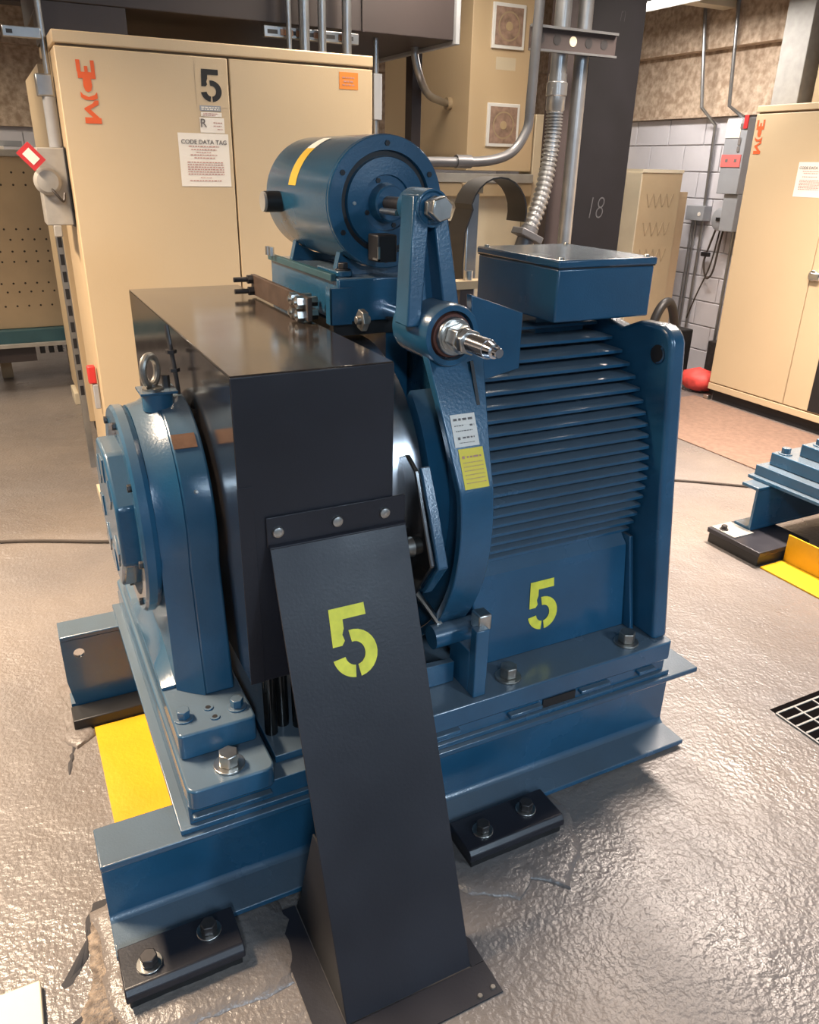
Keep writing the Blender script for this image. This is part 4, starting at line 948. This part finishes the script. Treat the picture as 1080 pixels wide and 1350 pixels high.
obj('pink_label', box(BM(), 5.094, 5.10, 4.615, 4.80, 1.64, 1.725), 'pink_red', t)
for y in (4.66, 4.745): obj('label_mark', box(BM(), 5.0932, 5.094, y-.012, y+.012, 1.672, 1.695), 'print', t)
obj('red_corner', box(BM(), 5.09, 5.10, 4.60, 4.635, 1.90, 1.99), 'red', t)
for z, h in ((1.90, .035), (1.79, .05), (1.745, .035)): obj('print_mark', box(BM(), 5.0935, 5.0945, 4.640, 4.665, z, z+h), 'print', t)
obj('lower_box', box(BM(), 5.12, 5.287, 4.60, 4.735, 1.18, 1.448), 'grey_box', t, bevel=.004)
obj('handle_housing', lathe(BM(), 'x', (4.775, 1.26), [(5.15, .07), (5.16, .085), (5.26, .085)], 20), 'grey_box', t)
obj('handle_slot', box(BM(), 5.143, 5.15, 4.755, 4.80, 1.25, 1.275), 'black', t)
for y in (4.70, 4.64):
    obj('drop_pipe', lathe(BM(), 'z', (5.255, y), [(0.003, .012), (1.18, .012)], 10), 'conduit', t)
t = thing('hanging_cable', 'thin brown cables looping below the wall disconnect', 'cable', (5.23, 4.9, .3))
obj('cable', tube(BM(), smooth_path([(5.235, 4.86, 1.20), (5.23, 4.90, 1.05), (5.23, 4.93, .92), (5.23, 4.88, .80), (5.23, 4.82, .86), (5.235, 4.80, 1.1), (5.24, 4.79, 1.19)]), .008, 8), 'cord', t)
obj('cable', tube(BM(), smooth_path([(5.235, 4.82, 1.19), (5.23, 4.86, .9), (5.225, 4.95, .65), (5.23, 5.02, .45)]), .006, 8), 'cord', t); obj('plug', box(BM(), 5.215, 5.245, 4.885, 4.965, .965, 1.0), 'black', t, bevel=.004)
# louvred cabinet and cardboard
t = thing('louvred_cabinet', 'narrow tan cabinet with three rows of louvres right of the black column', 'cabinet', (4.72, 5.12, 0))
obj('body', box(BM(), 4.515, 4.925, 5.0, 5.32, 0, 1.588), 'beige_dark', t, bevel=.004); obj('lid', box(BM(), 4.51, 4.93, 4.995, 5.325, 1.588, 1.612), 'cream', t)
obj('side_panel', box(BM(), 4.505, 4.5148, 5.0, 5.32, 0, 1.588), 'cream', t)
for zr in (1.39, 1.18, .98):
    for k in range(8):
        M = Matrix.Translation((4.60+k*.034, 4.999, zr)) @ Matrix.Rotation(.32 if k % 2 else -.32, 4, 'Y'); obj('louvre', obox(BM(), M, .009, .004, .10), 'tan', t)
o = obj('cardboard_sheet', box(BM(), 4.935, 5.085, 5.08, 5.13, 0, 1.45), 'cardboard'); tag(o, 'tall brown cardboard sheet leaning beside the louvred cabinet', 'cardboard')
# small wall bracket by the column
o = obj('wall_plate', box(BM(), 4.86, 5.0, 5.95, 6.0, 1.55, 2.0), 'cream', bevel=.003); tag(o, 'pale plate with dark marks on the wall beside the black column', 'plate')
o.location.x = 5.21; o.location.y = 6.15
# cable tray at the top right
o = obj('cable_tray', box(BM(), 4.35, 5.13, 4.93, 5.05, 2.70, 2.75), 'cream', bevel=.003); tag(o, 'pale cable tray under the ceiling at the top right', 'cable tray')
# ---- right-hand cabinet
rx0, ry1, ry0, rz1 = 4.720, 4.20, 2.55, 2.013
Rc = thing('control_cabinet', 'beige control cabinet on the right side of the aisle, with orange letters', 'cabinet', (4.96, 3.4, 0))
obj('body', box(BM(), rx0+.02, 5.20, ry0, ry1, .13, 1.965), 'beige', Rc, bevel=.004)
obj('cap', box(BM(), rx0-.003, 5.20, ry0, ry1+.003, 1.972, rz1), 'beige', Rc, bevel=.005); obj('shadow_gap', box(BM(), rx0+.012, 5.19, ry0, ry1-.01, 1.964, 1.973), 'beige_seam', Rc)
obj('door', box(BM(), rx0, rx0+.019, 3.537, ry1, .14, 1.962), 'beige', Rc, bevel=.003); obj('door', box(BM(), rx0, rx0+.019, 2.90, 3.531, .14, 1.962), 'beige', Rc, bevel=.003)
obj('door_seam', box(BM(), rx0+.01, rx0+.0205, 3.530, 3.538, .14, 1.962), 'beige_seam', Rc)
obj('base_strip', box(BM(), rx0-.004, 5.20, ry0, ry1+.002, .085, .132), 'beige', Rc, bevel=.003); obj('plinth', box(BM(), rx0+.03, 5.15, ry0+.05, ry1-.03, 0, .085), 'black', Rc)
obj('caster', box(BM(), rx0-.012, rx0+.03, ry1-.02, ry1+.025, 0, .035), 'zinc', Rc, bevel=.004)
obj('louvre_panel', box(BM(), rx0-.003, rx0-.0005, 2.92, 3.335, .145, .60), 'black', Rc)
hd = obj('door_handle', lathe(BM(), 'x', (3.512, 1.0), [(rx0-.010, .034), (rx0-.0005, .036)], 20), 'zinc', Rc, bevel=.003); obj('handle_lever', box(BM(), rx0-.03, rx0-.011, 3.45, 3.525, .975, 1.02), 'chrome', hd, bevel=.005)
Mr = frame((rx0-.0008, 4.258-.06, 1.702), (0, -1, 0), (0, 0, 1))
plabel(mce(Rc, frame((rx0-.0008, 4.185, 1.700), (0, -1, 0), (0, 0, 1)), .064), 'orange stencilled letters reading upwards')
pn = obj('code_notice', box(BM(), rx0-.0012, rx0-.0002, 3.585, 3.792, 1.466, 1.672), 'paper', Rc)
Mn = frame((rx0-.0012, 3.792, 1.466), (0, -1, 0), (0, 0, 1))
lines(pn, Mn, [(.04, .165, .150, .004), (.05, .155, .138, .004), (.045, .155, .118, .004)]+[(.03, .18, .098-.009*k, .004) for k in range(7)], m='print_red')
text_obj('title', 'CODE DATA TAG', .0235, frame((rx0-.0026, 3.792-.105, 1.466+.172), (0, -1, 0), (0, 0, 1)), 'print', pn)
o = obj('vertical_duct', box(BM(), 4.90, 5.08, 4.05, 4.262, 2.0135, 3.14), 'grey_light', bevel=.004); tag(o, 'grey square duct rising from the right cabinet top', 'duct')
o = obj('brown_duct', box(BM(), 4.95, 5.13, 3.30, 3.98, 2.0135, 3.14), 'beige_dark', bevel=.004); tag(o, 'tan duct rising behind the grey duct at the right edge', 'duct')
# dark bins, hose, red bag beside the right cabinet
o = obj('dark_bin', box(BM(), 4.83, 5.02, 4.72, 4.95, 0, .42), 'rubber', bevel=.01); tag(o, 'black bin against the block wall', 'bin')
o = obj('grey_bin', box(BM(), 5.03, 5.25, 4.32, 4.56, 0, .36), 'bolt_dark', bevel=.01); tag(o, 'dark grey bin beside the right cabinet', 'bin')
bm = BM(); tube(bm, smooth_path([(4.02, 4.25, 0.03), (4.05, 4.22, .4), (4.08, 4.2, .66), (4.16, 4.2, .76), (4.25, 4.22, .70), (4.38, 4.3, .50), (4.55, 4.5, .3), (4.70, 4.60, .05)]), .032, 12)
tag(obj('black_hose', bm, 'rubber'), 'thick black hose arching behind the motor', 'hose')
bm = BM(); bmesh.ops.create_icosphere(bm, subdivisions=3, radius=.12)
rr = random.Random(4)
for v in bm.verts: v.co = Vector((v.co.x*1.0, v.co.y*1.3, max(v.co.z*.75, -.085)))*(1+rr.uniform(-.06, .06)) + Vector((4.84, 4.42, .092))
tag(obj('red_bag', bm, 'red_bag', angle=80), 'crumpled red bag on the floor by the right cabinet', 'bag')

# ---- floor things
o = obj('floor_mat', box(BM(), 3.80, 4.70, 2.30, 4.30, 0, .008), 'mat_brown', bevel=.002); tag(o, 'brown mat on the floor in front of the right cabinet', 'mat')
bm = BM(); tube(bm, smooth_path([(-1.6, 3.95, .008), (-.9, 3.80, .008), (-.2, 3.66, .008), (.27, 3.452, .008), (.6, 3.36, .008)]), .008, 8); tag(obj('floor_cable', bm, 'cord'), 'black cable on the floor left of the machine', 'cable')
bm = BM(); tube(bm, smooth_path([(2.6, 3.42, .007), (3.24, 2.97, .007), (3.53, 2.744, .007), (3.72, 2.60, .007)]), .007, 8); tag(obj('floor_cable', bm, 'cord'), 'dark cable on the floor right of the motor', 'cable')
o = obj('wooden_board', box(BM(), -.42, -.166, 1.05, 1.322, 0, .022), 'board', bevel=.003); tag(o, 'pale wooden board at the bottom left corner', 'board')
t = thing('floor_grate', 'black slotted drain grate in the floor right of the machine', 'grate', (2.3, 1.1, 0))
obj('pit', box(BM(), 2.015, 2.60, .86, 1.308, .0006, .0016), 'pit', t)  # flat black sheet painted as the unlit depth under the bars
for k in range(12):
    y = 1.283-k*.036; obj('bar', box(BM(), 2.02, 2.60, y-.003, y+.003, .0016, .005), 'grey_light', t)
for x in (2.011, 2.095, 2.18, 2.265, 2.35, 2.435, 2.52): obj('cross_bar', box(BM(), x, x+.006, .86, 1.284, .0016, .0055), 'grey_light', t)

# ---- neighbouring machine at the right edge
channel('channel_beam', 'blue channel beam end of the neighbouring machine at the right edge', 2.930, 4.25, 2.218, 2.312, .075, .289)
t = thing('clamp_block', 'black clamp block with bolts under the neighbouring machine beam', 'clamp', (2.95, 2.17, 0), 'clamp blocks holding down the beams')
obj('packer', box(BM(), 2.795, 3.10, 2.045, 2.330, 0, .052), 'rubber', t, bevel=.003); obj('clamp_plate', box(BM(), 2.785, 3.11, 2.035, 2.335, .052, .0745), 'black_panel', t, bevel=.003)
obj('bright_plate', box(BM(), 2.80, 2.925, 2.19, 2.325, .0745, .080), 'grey_light', t)
bolt(t, 'z', (2.825, 2.275), .080, .014, .018, m='bolt_dark')
t = thing('floor_angle', 'bright yellow steel angle under the neighbouring machine at the right edge', 'angle', (2.88, 1.7, 0))
obj('floor_leg', box(BM(), 2.80, 2.955, 1.40, 2.030, 0, .008), 'yellow', t, bevel=.001); obj('upright_leg', box(BM(), 2.947, 2.955, 1.40, 2.030, .009, .135), 'yellow', t, bevel=.001)
t = thing('bed_plate', 'dark blue bed plate of the neighbouring machine at the right edge', 'plate', (3.6, 1.9, .289))
obj('lower_plate', box(BM(), 3.00, 4.25, 1.32, 2.345, .2892, .305), 'blue', t, bevel=.002); obj('upper_plate', box(BM(), 3.03, 4.25, 1.33, 2.335, .305, .352), 'blue', t, bevel=.002)
obj('foot_plate', box(BM(), 3.085, 4.20, 1.34, 2.31, .352, .412), 'blue', t, bevel=.004); obj('upper_foot', box(BM(), 3.16, 4.15, 1.45, 2.22, .412, .470), 'blue', t, bevel=.004)
for x, y, z in ((3.125, 2.265, .412), (3.22, 2.17, .470)): bolt(t, 'z', (x, y), z, .021, .026, m='blue')
